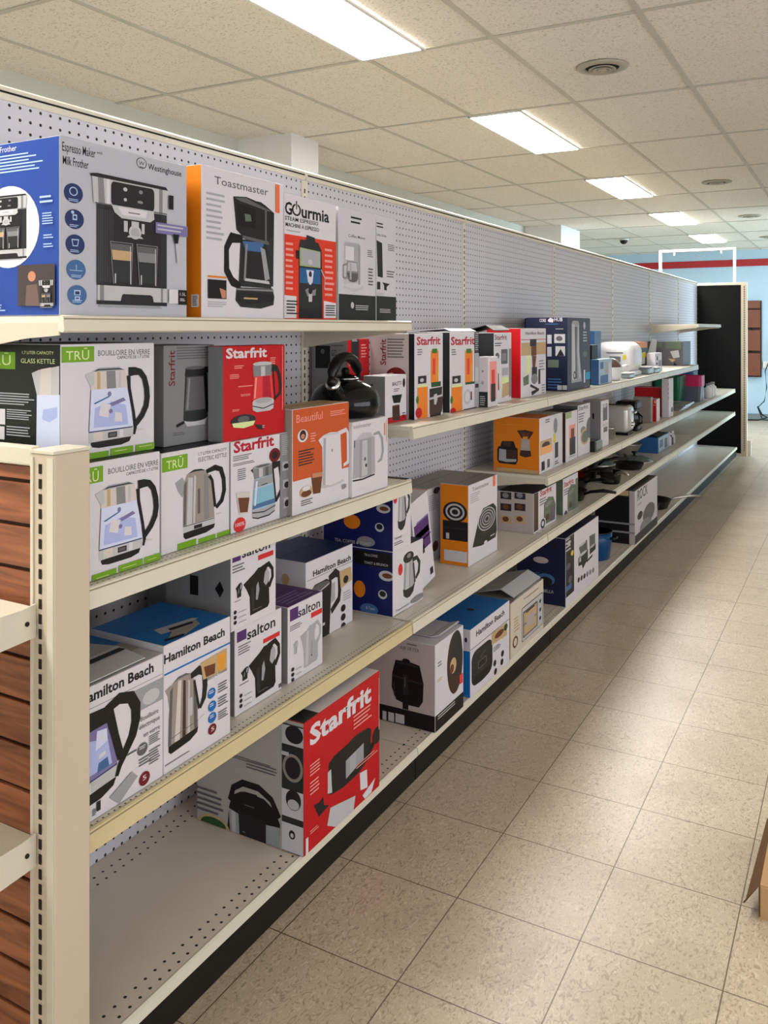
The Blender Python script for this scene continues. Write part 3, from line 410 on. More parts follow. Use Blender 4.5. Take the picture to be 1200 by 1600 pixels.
{'n':'jug_kettle_box','l':'white and purple box with black jug kettle, bottom of its stack of two','c':'box','g':'boxed jug kettles stacked in twos','b':[-.61,-.3413,.486,-.41,-.159,.6895],'col':['white','greyb','greyt'],'tilt':0,'a':[('f','r','purple',[.007,.1701,.0424,.1939]),('f','t','ink','salton',[.0448,.1655,.1108,.0257],1.6,0),('f','r','brightred',[.1065,.1365,.1742,.1474]),('f','l','greyd',[.0116,.1372,.0593,.1611],4),('f','k','bjug',[.0496,.0153,.1742,.1321]),('f','k','bjug',[.021,.0742,.0496,.1026]),('f','l','greyd',[.0163,.0654,.0544,.0699],1),('f','e','ink',[.021,.0427,.0054,.0045]),('f','l','lightgrey',[.0328,.0352,.0642,.0397],1),('f','e','ink',[.021,.0307,.0054,.0045]),('f','l','lightgrey',[.0328,.0232,.0642,.0277],1),('f','e','ink',[.021,.0187,.0054,.0045]),('f','l','lightgrey',[.0328,.0111,.0642,.0156],1),('f','r','greyd',[.1689,.0063,.1813,.0159])]},
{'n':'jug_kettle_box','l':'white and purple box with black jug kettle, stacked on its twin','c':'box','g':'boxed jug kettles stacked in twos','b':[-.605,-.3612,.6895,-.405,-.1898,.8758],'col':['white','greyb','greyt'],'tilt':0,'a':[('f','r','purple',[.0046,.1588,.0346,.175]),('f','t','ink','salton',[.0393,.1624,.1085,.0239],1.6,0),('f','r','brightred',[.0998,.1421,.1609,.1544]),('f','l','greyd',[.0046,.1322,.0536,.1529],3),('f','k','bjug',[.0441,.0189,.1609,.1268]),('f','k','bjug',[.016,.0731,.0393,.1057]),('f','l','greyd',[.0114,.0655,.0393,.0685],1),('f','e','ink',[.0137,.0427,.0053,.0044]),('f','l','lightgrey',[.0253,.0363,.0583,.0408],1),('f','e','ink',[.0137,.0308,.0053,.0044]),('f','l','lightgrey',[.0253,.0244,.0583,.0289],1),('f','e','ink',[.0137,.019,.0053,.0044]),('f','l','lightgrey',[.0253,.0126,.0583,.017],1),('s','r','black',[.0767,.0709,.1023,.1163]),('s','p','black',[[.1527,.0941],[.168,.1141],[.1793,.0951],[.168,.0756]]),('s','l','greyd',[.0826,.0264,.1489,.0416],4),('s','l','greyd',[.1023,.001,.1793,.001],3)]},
{'n':'jug_kettle_box','l':'shaded grey kettle box set back against the pegboard under the kettle shelf','c':'box','g':'boxed jug kettles stacked in twos','b':[-.735,-.2906,.486,-.615,-.1855,.8048],'col':['greyb','greyb','greyb'],'tilt':0,'a':[('s','r','black',[.001,.221,.001,.2541]),('s','l','greyd',[.001,.1768,.054,.19],4),('s','p','black',[[.0605,.269],[.0862,.2758],[.0904,.2572],[.0819,.2431]])]},
{'n':'jug_kettle_box','l':'white and purple box with a white jug kettle on the lower shelf','c':'box','g':'boxed jug kettles stacked in twos','b':[-.59,-.1318,.486,-.41,.0268,.6801],'col':['white','greyb','purple'],'tilt':0,'a':[('f','r','purple',[.0083,.156,.0449,.1869]),('f','t','ink','salton',[.0449,.1565,.1011,.0248],1.2,0),('f','r','brightred',[.1035,.1376,.1554,.1511]),('f','l','greyd',[.0083,.1299,.068,.1446],3),('f','k','wjug',[.0478,.0168,.1523,.1226]),('f','k','wjug',[.0223,.0667,.0421,.0994]),('f','e','ink',[.0195,.0316,.0065,.0049]),('f','l','lightgrey',[.0336,.0234,.068,.0284],1),('f','e','ink',[.0195,.0185,.0065,.0049]),('f','l','lightgrey',[.0336,.0103,.068,.0152],1),('f','e','ink',[.0195,.0055,.0065,.0049]),('f','l','lightgrey',[.0336,.001,.068,.002],1),('t','l','lilac',[.0222,.1681,.1412,.1054],4)]},
{'n':'digital_kettle_box','l':'white box with a tall black digital kettle and dark blue top on the lower shelf','c':'box','g':'boxed kettles on the lower shelf','b':[-.715,.1006,.486,-.515,.3541,.7242],'col':['white','white2','navy'],'tilt':0,'a':[('f','t','black','Hamilton Beach',[.0354,.1911,.2068,.0165],2.4,0),('f','r','greyd',[.0064,.1843,.2525,.1858]),('f','k','digikettle',[.0289,-.016,.1832,.1726]),('f','p','tan',[[.176,.1709],[.2422,.1703],[.2497,.1289],[.1832,.117]]),('f','e','char',[.2124,.1385,.0148,.0117]),('f','e','ink',[.1977,.0549,.0132,.0107]),('f','e','ink',[.1977,.0277,.0132,.0107]),('f','e','ink',[.1977,.0005,.0132,.0107]),('f','e','brightred',[.1977,-.0267,.0132,.0107]),('f','l','lightgrey',[.1977,.0743,.2497,.1034],4),('s','e','tan',[.129,.1829,.0135,.0165]),('s','l','greyb',[.1335,.1229,.1824,.1376],2)]},
{'n':'toaster_box','l':'dark blue breakfast box with grey glass kettle front, bottom one of two','c':'box','g':'dark blue breakfast sets','b':[-.63,.4401,.486,-.42,.6492,.6893],'col':['white','deepblue','black'],'tilt':0,'a':[('f','k','greykettle',[.0465,.0343,.1855,.1785]),('f','e','brightred',[.0486,.1373,.0151,.0183]),('f','e','greyb',[.1668,.0154,.0518,.0106]),('f','t','greyd','Toastmaster',[.0167,.0104,.0955,.008],.3,0),('f','l','greyd',[.0083,.001,.0856,.0028],1),('s','r','black',[.0673,.1505,.2054,.1957]),('s','t','silver','TEA & COFFEE',[.1054,.18,.0493,.0082],0,0),('s','t','silver','TOAST & BRUNCH',[.1054,.1555,.0863,.0082],.4,0),('s','e','silver',[.1871,.1261,.0275,.0161]),('s','e','brown',[.1894,.1264,.0183,.008]),('s','e','orange',[.0888,.0716,.0214,.0266]),('s','e','silver',[.1733,.0658,.0161,.0141]),('s','e','ink',[.1733,.0678,.0115,.0091]),('s','e','steelblue',[.1243,.0118,.0327,.0183]),('s','t','silver','& Toast',[.1125,.0119,.0329,.0092],0,0)]},
{'n':'toaster_box','l':'dark blue breakfast box with a grey glass kettle front, stacked on its twin','c':'box','g':'dark blue breakfast sets','b':[-.68,.441,.6893,-.42,.5613,.902],'col':['white','deepblue','black'],'tilt':0,'a':[('f','k','greykettle',[.0159,.0585,.1113,.1993]),('f','e','brightred',[.0138,.1635,.0118,.0141]),('f','t','greyd','Toastmaster',[.0075,.0362,.0511,.008],.3,0),('f','l','greyd',[.0075,.0161,.0672,.0282],2),('s','e','silver',[.2251,.1324,.0253,.0141]),('s','e','brown',[.2274,.1326,.0161,.007]),('s','e','orange',[.1095,.0796,.0311,.0226]),('s','e','silver',[.2112,.0724,.0162,.0141]),('s','e','ink',[.2112,.0744,.0116,.0091]),('s','e','greyb',[.162,.0221,.0329,.0163]),('s','t','silver','TEA, COFFEE & TOAST',[.0438,.0101,.137,.0104],.4,0)]},
{'n':'burner_box','l':'orange and white hot plate box set back on the lower shelf behind its twin','c':'box','g':'boxed burners on the lower shelf','b':[-.75,1.0453,.486,-.6,1.4976,.7697],'col':['white','orange','greyt2'],'tilt':0,'a':[('f','l','lightgrey',[.0111,.1954,.1023,.2572],8),('f','e','brown',[.0676,.052,.026,.0201]),('f','e','char',[.0791,.2682,.029,.0126]),('s','e','char',[.139,.1964,.0247,.0247])]},
{'n':'burner_box','l':'orange and white hot plate box with coil burner, in front of its twin','c':'box','g':'boxed burners on the lower shelf','b':[-.558,1.0712,.486,-.44,1.3628,.7944],'col':['white','orange','greyt2'],'tilt':0,'a':[('f','t','greyd','Toastmaster',[.0364,.2806,.1663,.0147],.5,0),('f','l','lightgrey',[.0181,.2349,.1114,.2739],5),('f','k','burner',[.0242,.051,.2846,.1997]),('f','r','orangered',[.2432,.2668,.2673,.3074]),('s','e','ink',[.0622,.2034,.0505,.0391]),('s','e','silver',[.0622,.2034,.0399,.0317]),('s','e','ink',[.0622,.2034,.032,.0244]),('s','e','silver',[.0622,.2034,.0214,.0171]),('s','e','ink',[.0622,.2034,.0134,.0098]),('s','r','ink',[.011,.0948,.1154,.1686]),('s','l','char',[.011,.1342,.1154,.1489],1),('s','r','silver',[.0245,.0988,.0381,.1209]),('s','r','white2',[.0164,.0143,.1127,.0561])]},
{'n':'slow_cooker_box','l':'pale box with six little photos on its side and grey cooker front','c':'box','g':'boxed small cookers on the lower shelf','b':[-.57,1.6918,.486,-.4,2.006,.6618],'col':['white','greyp','blackgreen'],'tilt':0,'a':[('f','r','brown2',[.001,.007,.0594,.1748]),('f','t','crimson','Starfrit',[.0853,.1499,.1624,.0258],2.2,0),('f','l','greyd',[.0766,.1056,.1923,.14],3),('f','k','cooker',[.0853,.0007,.3046,.1298]),('f','e','white',[.1204,.0224,.041,.026]),('f','e','char',[.1204,.0224,.0303,.0217]),('f','e','white',[.1204,.0224,.016,.0116]),('f','r','greeng',[.3132,.001,.3132,.1409]),('s','r','char',[.0139,.1412,.0656,.1728]),('s','e','greyb',[.0383,.1579,.0152,.0114]),('s','r','char',[.0139,.0896,.0656,.1211]),('s','e','brown',[.0383,.1064,.0152,.0114]),('s','r','tan',[.0139,.035,.0656,.0666]),('s','e','brown',[.0383,.052,.0152,.0114]),('s','r','char',[.0807,.1476,.1316,.1748]),('s','e','greyb',[.1047,.1641,.0149,.0113]),('s','r','char',[.0807,.0964,.1316,.1277]),('s','e','brown',[.1047,.113,.0149,.0113]),('s','r','tan',[.0807,.0423,.1316,.0736]),('s','e','brown',[.1047,.0591,.0149,.0113])]},
{'n':'slow_cooker_box','l':'pale box with red lettering and a grey cooker, behind its twin on the lower shelf','c':'box','g':'boxed small cookers on the lower shelf','b':[-.57,2.1145,.486,-.4,2.3587,.6615],'col':['white','greeng','greeng'],'tilt':0,'a':[('f','t','crimson','Starfrit',[.0101,.1337,.1571,.0248],2.2,0),('f','l','greyd',[.0101,.0903,.1031,.1244],3),('f','k','cooker',[.0203,-.0108,.233,.132]),('f','e','white',[.0407,-.0022,.0373,.0249]),('f','e','char',[.0407,-.0022,.0268,.0203]),('f','r','greeng',[.1999,.001,.2432,.148])]},
{'n':'blender_box','l':'red sided blender box standing behind the black kettle','c':'box','g':'boxed blenders beside the kettle','b':[-.74,.4614,1.086,-.6,.6014,1.3543],'col':['red','greyb','red'],'tilt':0,'a':[('f','r','char',[.0238,.1738,.0726,.2673]),('f','l','white',[.0279,.2596,.0644,.2673],2),('f','l','palepink',[.0851,.2034,.1229,.2525],5),('f','r','palepink',[.0079,.1807,.0562,.1869]),('s','r','black',[.0152,.172,.0733,.2463]),('s','e','greyd',[.0432,.2276,.0076,.0085]),('s','t','ink','GO',[.0783,.2133,.0199,.021],.8,0),('s','l','greyd',[.0783,.2427,.1327,.2511],1),('s','e','black',[.028,.0875,.0076,.0085])]},
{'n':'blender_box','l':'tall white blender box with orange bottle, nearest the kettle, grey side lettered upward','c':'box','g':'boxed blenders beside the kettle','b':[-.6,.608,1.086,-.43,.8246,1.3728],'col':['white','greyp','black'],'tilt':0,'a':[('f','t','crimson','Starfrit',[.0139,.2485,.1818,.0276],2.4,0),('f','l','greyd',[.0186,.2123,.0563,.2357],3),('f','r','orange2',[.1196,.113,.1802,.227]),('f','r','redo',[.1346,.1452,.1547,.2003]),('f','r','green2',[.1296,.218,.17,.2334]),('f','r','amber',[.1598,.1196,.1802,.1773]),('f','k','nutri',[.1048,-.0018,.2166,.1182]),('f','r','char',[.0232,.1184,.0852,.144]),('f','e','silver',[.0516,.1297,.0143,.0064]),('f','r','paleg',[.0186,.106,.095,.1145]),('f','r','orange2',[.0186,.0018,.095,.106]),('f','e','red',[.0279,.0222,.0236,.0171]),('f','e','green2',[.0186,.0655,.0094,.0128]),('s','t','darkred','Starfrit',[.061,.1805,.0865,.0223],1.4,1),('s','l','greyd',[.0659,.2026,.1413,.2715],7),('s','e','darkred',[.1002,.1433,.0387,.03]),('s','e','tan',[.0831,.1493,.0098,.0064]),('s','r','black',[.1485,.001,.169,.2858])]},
{'n':'blender_box','l':'tall white blender box with orange bottle and grey slotted edge, second from the kettle','c':'box','g':'boxed blenders beside the kettle','b':[-.6,.8834,1.086,-.43,1.1463,1.3762],'col':['white','char','white'],'tilt':0,'a':[('f','t','crimson','Starfrit',[.0082,.2441,.2144,.0299],2.4,0),('f','l','greyd',[.0136,.2049,.058,.2302],3),('f','r','orange2',[.1326,.0968,.2042,.2207]),('f','r','redo',[.1502,.1317,.174,.1916]),('f','r','green2',[.1443,.2109,.1921,.2276]),('f','r','amber',[.18,.1038,.2042,.1665]),('f','k','nutri',[.1151,-.0278,.2473,.1026]),('f','r','char',[.0191,.1032,.092,.1309]),('f','e','silver',[.0524,.1153,.0169,.007]),('f','r','paleg',[.0136,.0897,.1035,.0989]),('f','r','orange2',[.0136,.001,.1035,.0897]),('f','e','red',[.0246,-.0011,.0278,.0185]),('f','e','green2',[.0136,.0459,.011,.0138]),('f','r','white',[.1064,.0037,.2256,.0936]),('f','e','silver',[.1532,.0478,.0359,.0287]),('f','e','white',[.1532,.0478,.0208,.0192]),('f','r','darkred',[.183,.0336,.1951,.065]),('f','r','char',[.2195,.209,.2619,.2892]),('f','l','silver',[.2256,.2186,.2567,.287],9),('f','r','lightgrey',[.2195,.0042,.2619,.2066]),('f','r','ink',[.2256,.0769,.2567,.0916]),('f','r','silver',[.2256,.1014,.2567,.1527])]},
{'n':'moka_grinder_box','l':'small white box with a coffee grinder and red bottom band, right of the black kettle','c':'box','g':'boxed blenders beside the kettle','b':[-.535,.4535,1.086,-.455,.5965,1.2379],'col':['white','greyb','white'],'tilt':0,'a':[('f','r','red',[.0008,.0008,.1421,.0189]),('f','t','ink','BIALETTI',[.0462,.1189,.0609,.0123],.6,0),('f','e','ink',[.1249,.1248,.0081,.0147]),('f','l','greyd',[.0548,.0978,.0938,.1102],2),('f','p','ink',[[.042,.0884],[.1115,.0879],[.0983,.0616],[.0548,.0628]]),('f','p','brown2',[[.0462,.0553],[.0938,.0557],[.0983,.0053],[.0462,.0081]]),('f','l','ink',[.0083,.0137,.0377,.0197],1),('f','l','ink',[.1115,.0083,.1384,.0292],3),('f','l','palepink',[.0377,.001,.1294,.001],1),('s','r','char',[.0238,.1137,.0356,.1259])]},
{'n':'cosmetic_brush_box','l':'small white box with a dark bottom label, front of the blender boxes','c':'box','g':'boxed blenders beside the kettle','b':[-.445,1.1457,1.086,-.39,1.2443,1.2798],'col':['white','white','white'],'tilt':0,'a':[('f','r','palepink',[.0129,.0285,.0852,.1762]),('f','r','redo',[.0323,.089,.0652,.1434]),('f','r','char',[.0258,.0202,.0718,.0893]),('s','r','char',[.0126,.001,.0524,.0599]),('s','l','silver',[.0206,.0059,.0444,.0453],5),('s','e','lightgrey',[.0312,.095,.0066,.0074]),('s','l','greyb',[.0285,.1293,.0365,.1466],1)]},
{'n':'hand_blender_box','l':'tall white box with grey hand blender and small red lettering','c':'box','g':'boxed blenders beside the kettle','b':[-.58,1.3034,1.086,-.43,1.4965,1.3723],'col':['white','char','blackgreen'],'tilt':0,'a':[('f','t','darkred','Starfrit',[.0068,.2579,.1344,.0206],1.2,0),('f','l','ink',[.0068,.2296,.0907,.2476],2),('f','r','greyd',[.0764,.1576,.1486,.2179]),('f','r','greyb',[.0835,.1705,.1339,.202]),('f','e','greyd',[.0344,.1928,.0209,.013]),('f','r','lightgrey',[.0835,.1101,.1559,.1416]),('f','r','paleg',[.0835,.0445,.1707,.1022]),('f','p','tan',[[.0907,.0756],[.1782,.0814],[.1782,.0277],[.0835,.0182]]),('f','p','brown',[[.0137,.1186],[.0483,.1222],[.0553,.0515],[.0206,.0589]]),('f','r','greyb',[.1633,.018,.1921,.2187])]},
{'n':'hand_blender_box','l':'white box with red side showing a black hand blender','c':'box','g':'boxed blenders beside the kettle','b':[-.59,1.6122,1.086,-.43,1.946,1.3905],'col':['white','red','white'],'tilt':0,'a':[('f','t','ink','Hamilton Beach',[.0563,.2765,.25,.014],.8,0),('f','r','crimson',[.001,.253,.3328,.256]),('f','r','tan',[.001,.1853,.3328,.2408]),('f','r','ink',[.1141,.2249,.1994,.2562]),('f','r','brown',[.1309,.1817,.1994,.2246]),('f','p','brown',[[.1393,.1815],[.1994,.1799],[.182,.1254],[.1478,.1268]]),('f','r','ink',[.1393,.0899,.2081,.13]),('f','e','greyb',[.1734,.0767,.0434,.0231]),('f','p','ink',[[.1224,.0564],[.2168,.0337],[.2168,.022],[.1141,.0455]]),('f','p','ink',[[.1309,.0217],[.2344,.0326],[.2344,.0209],[.1393,.004]]),('f','p','greeng',[[.0239,.0899],[.0974,.1004],[.0974,.0579],[.032,.0531]]),('f','r','paleg',[.0644,.1047,.1141,.1836]),('f','l','greyb',[.2344,.1087,.3154,.1613],4),('f','r','char',[.2256,.0506,.2522,.1178]),('f','l','greyb',[.2701,.001,.3246,.0482],4)]},
{'n':'kitchen_gadget_box','l':'dark navy box lying behind the hand blender boxes against the pegboard','c':'box','g':'boxed blenders beside the kettle','b':[-.73,2.483,1.086,-.6,2.8692,1.4458],'col':['navy','navy','navy'],'tilt':0,'a':[('s','r','white2',[.0337,.326,.066,.3588]),('s','l','silver',[.0084,.3364,.0265,.3502],1)]},
{'n':'tower_appliance_box','l':'large navy box with a silver tower appliance, tallest on the middle shelf','c':'box','g':'boxed blenders beside the kettle','b':[-.59,2.1215,1.086,-.38,2.5094,1.4434],'col':['slate','inkblue','inkblue'],'tilt':0,'a':[('f','k','tower',[.0413,.037,.2479,.3361]),('f','e','silver',[.2821,.3183,.0173,.0196]),('f','l','silver',[.2592,.2335,.3286,.2921],4),('f','e','greeng',[.2937,.1739,.0349,.0164]),('f','r','cyan',[.3052,.0421,.3868,.0783]),('f','r','white',[.2707,.0276,.2937,.0929]),('f','l','lightgrey',[.2707,.0015,.3521,.008],1),('s','t','white','CORE',[.0684,.3364,.0326,.0157],1,0),('s','p','white',[[.1107,.3456],[.1236,.3674],[.1398,.3486],[.1365,.333],[.1139,.3362]]),('s','t','white','HUB',[.143,.3392,.0416,.0187],1.2,0),('s','l','steelblue',[.0977,.3206,.1686,.33],1),('s','l','silver',[.1494,.2987,.2005,.305],1),('s','r','silver',[.1075,.23,.1301,.2737]),('s','r','silver',[.143,.2334,.1973,.277]),('s','e','greyd',[.1686,.2553,.016,.0124]),('s','r','silver2',[.1075,.1675,.1301,.2143]),('s','r','silver',[.1494,.1712,.1973,.2179]),('s','p','ink',[[.1558,.1713],[.175,.2057],[.1941,.1719]]),('s','r','greeng',[.1107,.1144,.1654,.1519]),('s','l','steelblue',[.1107,.0082,.1878,.0644],4),('s','r','silver',[.159,.0067,.1814,.0285]),('s','r','silver',[.1846,.0076,.2068,.0293])]},
{'n':'vacuum_flask_box','l':'dark box with a slanted top standing beside the navy tower box','c':'box','g':'small boxes on the middle shelf','b':[-.52,2.6886,1.086,-.42,2.804,1.3011],'col':['ink','ink','steelblue'],'tilt':0,'a':[('f','r','greyb',[.001,.001,.1145,.0379])]},
{'n':'storage_box','l':'steel blue box with sloping top behind the white bread maker','c':'box','g':'small boxes on the middle shelf','b':[-.66,3.2451,1.086,-.56,3.3905,1.3764],'col':['steelblue2','steelblue','steelblue'],'tilt':0,'a':[]},
{'n':'water_filter_box','l':'light blue box with printed glassware, in front of the bread maker','c':'box','g':'small boxes on the middle shelf','b':[-.417,2.6535,1.086,-.372,2.9214,1.2231],'col':['paleblue3','steelblue','paleblue3'],'tilt':0,'a':[('f','r','steelblue',[.0256,.0845,.0907,.1225]),('f','r','lightgrey',[.1172,.0527,.1847,.1194]),('f','r','steelblue',[.0256,.0052,.1847,.05]),('f','r','white2',[.1984,.001,.2538,.1166])]},
{'n':'power_tool_box','l':'orange and black box on the middle shelf right of the white bread maker','c':'box','g':'small boxes on the middle shelf','b':[-.6,4.0246,1.086,-.48,4.3222,1.2964],'col':['black','black','orange'],'tilt':0,'a':[('f','r','orange',[.019,.1707,.2966,.2094]),('f','e','yellow',[.1955,.1177,.0814,.0225]),('f','r','silver',[.0382,.056,.2359,.1]),('s','r','orange',[.0811,.1706,.119,.2094])]},
{'n':'can_opener_box','l':'small white box in front of the big grey cardboard box','c':'box','g':'small boxes on the middle shelf','b':[-.47,4.2638,1.086,-.41,4.4832,1.2171],'col':['white','white','white'],'tilt':0,'a':[('f','r','ink',[.0428,.0802,.0861,.1074]),('f','r','greyb',[.108,.0278,.1968,.0781]),('f','r','ink',[.0213,.0493,.0861,.0628])]},
{'n':'mixer_box','l':'big grey box printed with a food mixer at the end of the middle shelf','c':'box','g':'small boxes on the middle shelf','b':[-.7,5.3748,1.086,-.42,5.7321,1.2837],'col':['greyd','greyd','greyd'],'tilt':0,'a':[('s','r','greeng',[.1428,.1386,.2649,.1967]),('s','p','silver',[[.1786,.1179],[.2447,.1293],[.2548,.0717],[.2041,.0604]]),('s','p','tan',[[.1633,.0597],[.2244,.0502],[.1939,.0286]]),('s','p','ink',[[.2092,.0289],[.2346,.0084],[.2244,-.0286],[.2041,-.0238]]),('s','r','greeng',[.0395,.1481,.112,.1907])]},
{'n':'toaster_box','l':'orange box with waffle maker and popcorn maker pictures at the left end of the shelf','c':'box','g':'boxed appliances on the third shelf','b':[-.62,1.7684,.736,-.4,1.9583,.9868],'col':['white','orange','orange2'],'tilt':0,'a':[('f','l','ink',[.0794,.2202,.1525,.2406],2),('f','r','tan',[.0087,.0836,.1711,.1467]),('f','e','brown2',[.0884,.1229,.0548,.0146]),('f','r','orangel',[.0174,.0825,.1805,.117]),('f','r','ink',[.0262,.0122,.0705,.0525]),('f','r','greyd',[.1065,.0152,.1432,.0533]),('s','l','amber',[.0399,.2125,.199,.2183],1),('s','k','waffle',[.018,.038,.1172,.1437]),('s','k','popcorn',[.1141,.0743,.193,.1962]),('s','r','tan',[.0148,.001,.214,.0172])]},
{'n':'blender_box','l':'slim white box with a yellow sticker beside the orange box','c':'box','g':'boxed appliances on the third shelf','b':[-.55,1.9631,.736,-.4,2.1044,.9869],'col':['white2','white2','white2'],'tilt':0,'a':[('f','e','greyb',[.0333,.1968,.029,.0362]),('f','r','char',[.0238,.0444,.072,.1165]),('f','r','yellow',[.001,.1174,.0333,.1592]),('f','l','ink',[.0238,.0113,.0818,.0323],2)]},
{'n':'blender_box','l':'slim white box with a green corner beside the one with a yellow sticker','c':'box','g':'boxed appliances on the third shelf','b':[-.53,2.1552,.736,-.4,2.3475,.9795],'col':['white','brown2','black'],'tilt':0,'a':[('f','r','greeng2',[.001,.2123,.0942,.2425]),('f','r','palepink',[.0519,.0405,.1592,.176]),('f','r','char',[.0624,.0265,.1592,.1118]),('f','r','brown',[.0836,.1094,.1373,.157]),('f','l','ink',[.0519,.0153,.1812,.0216],1)]},
{'n':'hand_mixer_box','l':'white box with black lettering and a tan gadget, in front of the slim white boxes','c':'box','g':'boxed appliances on the third shelf','b':[-.53,2.3587,.736,-.4,2.5803,.9978],'col':['white','greyd','white'],'tilt':0,'a':[('f','t','ink','Starfrit',[.0112,.2348,.1741,.0228],1,0),('f','l','greyd',[.0112,.1697,.1259,.2218],4),('f','e','greyb',[.091,.1288,.0467,.0199]),('f','e','tan',[.1259,.0919,.0835,.04]),('f','e','greeng',[.1259,.0919,.0594,.03]),('f','e','greyd',[.2095,.1302,.0614,.0542])]},
{'n':'can_opener_box','l':'white box with a grey appliance picture beside the chrome toaster','c':'box','g':'boxed appliances on the third shelf','b':[-.49,2.7589,.736,-.39,2.9211,.9914],'col':['white','greyb','white'],'tilt':0,'a':[('f','r','greyd',[.0396,.1428,.1345,.2348]),('f','e','silver',[.0799,.2245,.0408,.0107]),('f','r','silver',[.0264,.1124,.1483,.1265]),('f','r','greyd',[.053,.0778,.1345,.1061]),('s','e','black',[.0574,.1726,.0057,.0176])]},
{'n':'appliance_box','l':'tan box standing behind the black coffee maker','c':'box','g':'boxed appliances on the third shelf','b':[-.54,4.1654,.736,-.42,4.2276,.9129],'col':['greyt','greyt2','greyt'],'tilt':0,'a':[]},
{'n':'appliance_box','l':'small red and white box beside the tan box','c':'box','g':'boxed appliances on the third shelf','b':[-.47,4.2579,.736,-.4,4.3664,.8937],'col':['white','red','white2'],'tilt':0,'a':[('s','e','palepink',[.0612,.1394,.011,.0112]),('s','l','palepink',[.0436,.1116,.069,.1206],1)]},
{'n':'appliance_box','l':'larger red box standing behind the small red and white box','c':'box','g':'boxed appliances on the third shelf','b':[-.64,4.6334,.736,-.44,4.7752,.9507],'col':['white','red','red'],'tilt':0,'a':[('f','e','greyb',[.0939,.1416,.0479,.0289])]},
{'n':'appliance_box','l':'tall narrow white box with dark dots, last of the upright boxes before the baking trays','c':'box','g':'boxed appliances on the third shelf','b':[-.43,4.5849,.736,-.38,4.7551,1.0215],'col':['white','white2','white2'],'tilt':0,'a':[('s','e','ink',[.0523,.2479,.0055,.0118]),('s','e','ink',[.0523,.2103,.0055,.0118]),('s','e','ink',[.0523,.1774,.0055,.0118]),('s','e','ink',[.0523,.1445,.0055,.0118]),('f','e','ink',[.1207,.0498,.037,.0191])]},
{'n':'pressure_cooker_box','l':'largest red box with white lettering and a pressure cooker, front left of the bottom deck','c':'box','g':'boxed cookers on the bottom deck','b':[-.665,-.1838,.1015,-.325,.188,.4264],'col':['red','greyp2','white'],'tilt':0,'a':[('f','t','white','Starfrit',[.0248,.2598,.3005,.0488],3,0),('f','k','pcooker',[.1053,.0855,.3609,.1896]),('f','p','white',[[.2633,.0853],[.3008,.0787],[.3043,.028],[.2667,.037]]),('f','p','white',[[.2905,.003],[.2768,.0182],[.3394,.0329],[.3465,.0349],[.3252,.004]]),('f','p','silver',[[.1023,.0252],[.1172,.0634],[.24,.0358],[.2301,-.0022],[.1445,.0005]]),('f','p','ink',[[.0416,.1068],[.0644,.1021],[.0847,.1068],[.0876,.0844],[.1112,.0729],[.0847,.0697],[.0644,.0669]]),('f','l','palepink',[.0248,.1827,.0759,.2142],4),('f','l','palepink',[.0248,.1355,.0701,.1717],4),('f','l','palepink',[.2301,.2131,.3323,.2541],4),('f','l','palepink',[.0248,.0411,.0644,.0521],2),('f','l','palepink',[.0876,.001,.1293,.001],2),('f','r','white',[.0055,.001,.0165,.0417]),('f','r','palepink',[.3645,.1614,.3682,.3051]),('f','l','palepink',[.2433,.1029,.3609,.1167],2),('s','k','pcookf',[.1015,-.0584,.2692,.1372]),('s','e','tan',[.057,-.0018,.0528,.0266]),('s','e','greend',[.057,.0016,.0424,.0183]),('s','e','brown',[.0377,-.0072,.0172,.0083]),('s','l','greyd',[.0804,.1897,.2653,.1996],2),('s','l','greyd',[.1636,.1739,.2653,.1966],3),('s','l','greyd',[.001,.0248,.091,.0923],5),('s','r','char',[.275,.001,.339,.3152]),('s','r','silver',[.275,.2646,.339,.3121]),('s','e','ink',[.3116,.2919,.0266,.0219]),('s','e','greyt2',[.3077,.2095,.0304,.0345]),('s','e','ink',[.3077,.2095,.0228,.0267]),('s','r','white2',[.275,.0876,.339,.154]),('s','e','ink',[.3097,.1315,.0228,.0251]),('s','e','silver',[.3097,.1205,.0171,.0125]),('s','r','white2',[.275,.0022,.339,.0718]),('s','e','ink',[.3058,.0457,.0095,.011]),('s','e','white2',[.3058,.0442,.0048,.0055]),('s','l','silver',[.2789,.001,.3343,.001],1),('s','r','silver',[.275,.2362,.2962,.2457]),('t','r','char',[.0008,.0008,.0661,.3392]),('t','t','darkred','Starfrit',[.05,.1,.3,.09],1.6,0)]},  # side ground painted grey, a white carton side with shade in its colour
{'n':'air_fryer_box','l':'white and black air fryer box beside the big red box on the bottom deck','c':'box','g':'boxed cookers on the bottom deck','b':[-.605,.5464,.1015,-.325,.7657,.3797],'col':['white','greyp','white2'],'tilt':0,'a':[('f','r','black',[.0008,.0008,.2185,.0521]),('f','e','brown2',[.1514,.1736,.0626,.1025]),('f','e','char',[.1616,.2022,.047,.075]),('f','e','tan',[.1361,.1682,.0256,.0255]),('f','e','brown',[.126,.1611,.0152,.0148]),('f','l','greyd',[.0187,.2004,.0473,.2188],2),('f','l','tan',[.014,.153,.0569,.1652],2),('f','l','silver',[.0187,.0324,.1565,.0488],2),('f','r','redo',[.1876,.0856,.214,.118]),('s','r','black',[.0008,.0008,.2792,.0521]),('s','t','greyd','AIR FRYER',[.1529,.2451,.07,.0125],.2,0),('s','l','greyd',[.1788,.2622,.216,.2705],1),('s','k','airfryer',[.122,.0533,.2413,.2103]),('s','r','silver',[.0884,.002,.1028,.0314]),('s','r','silver',[.11,.0025,.1315,.0319]),('s','r','silver',[.1363,.0041,.1694,.0334])]},
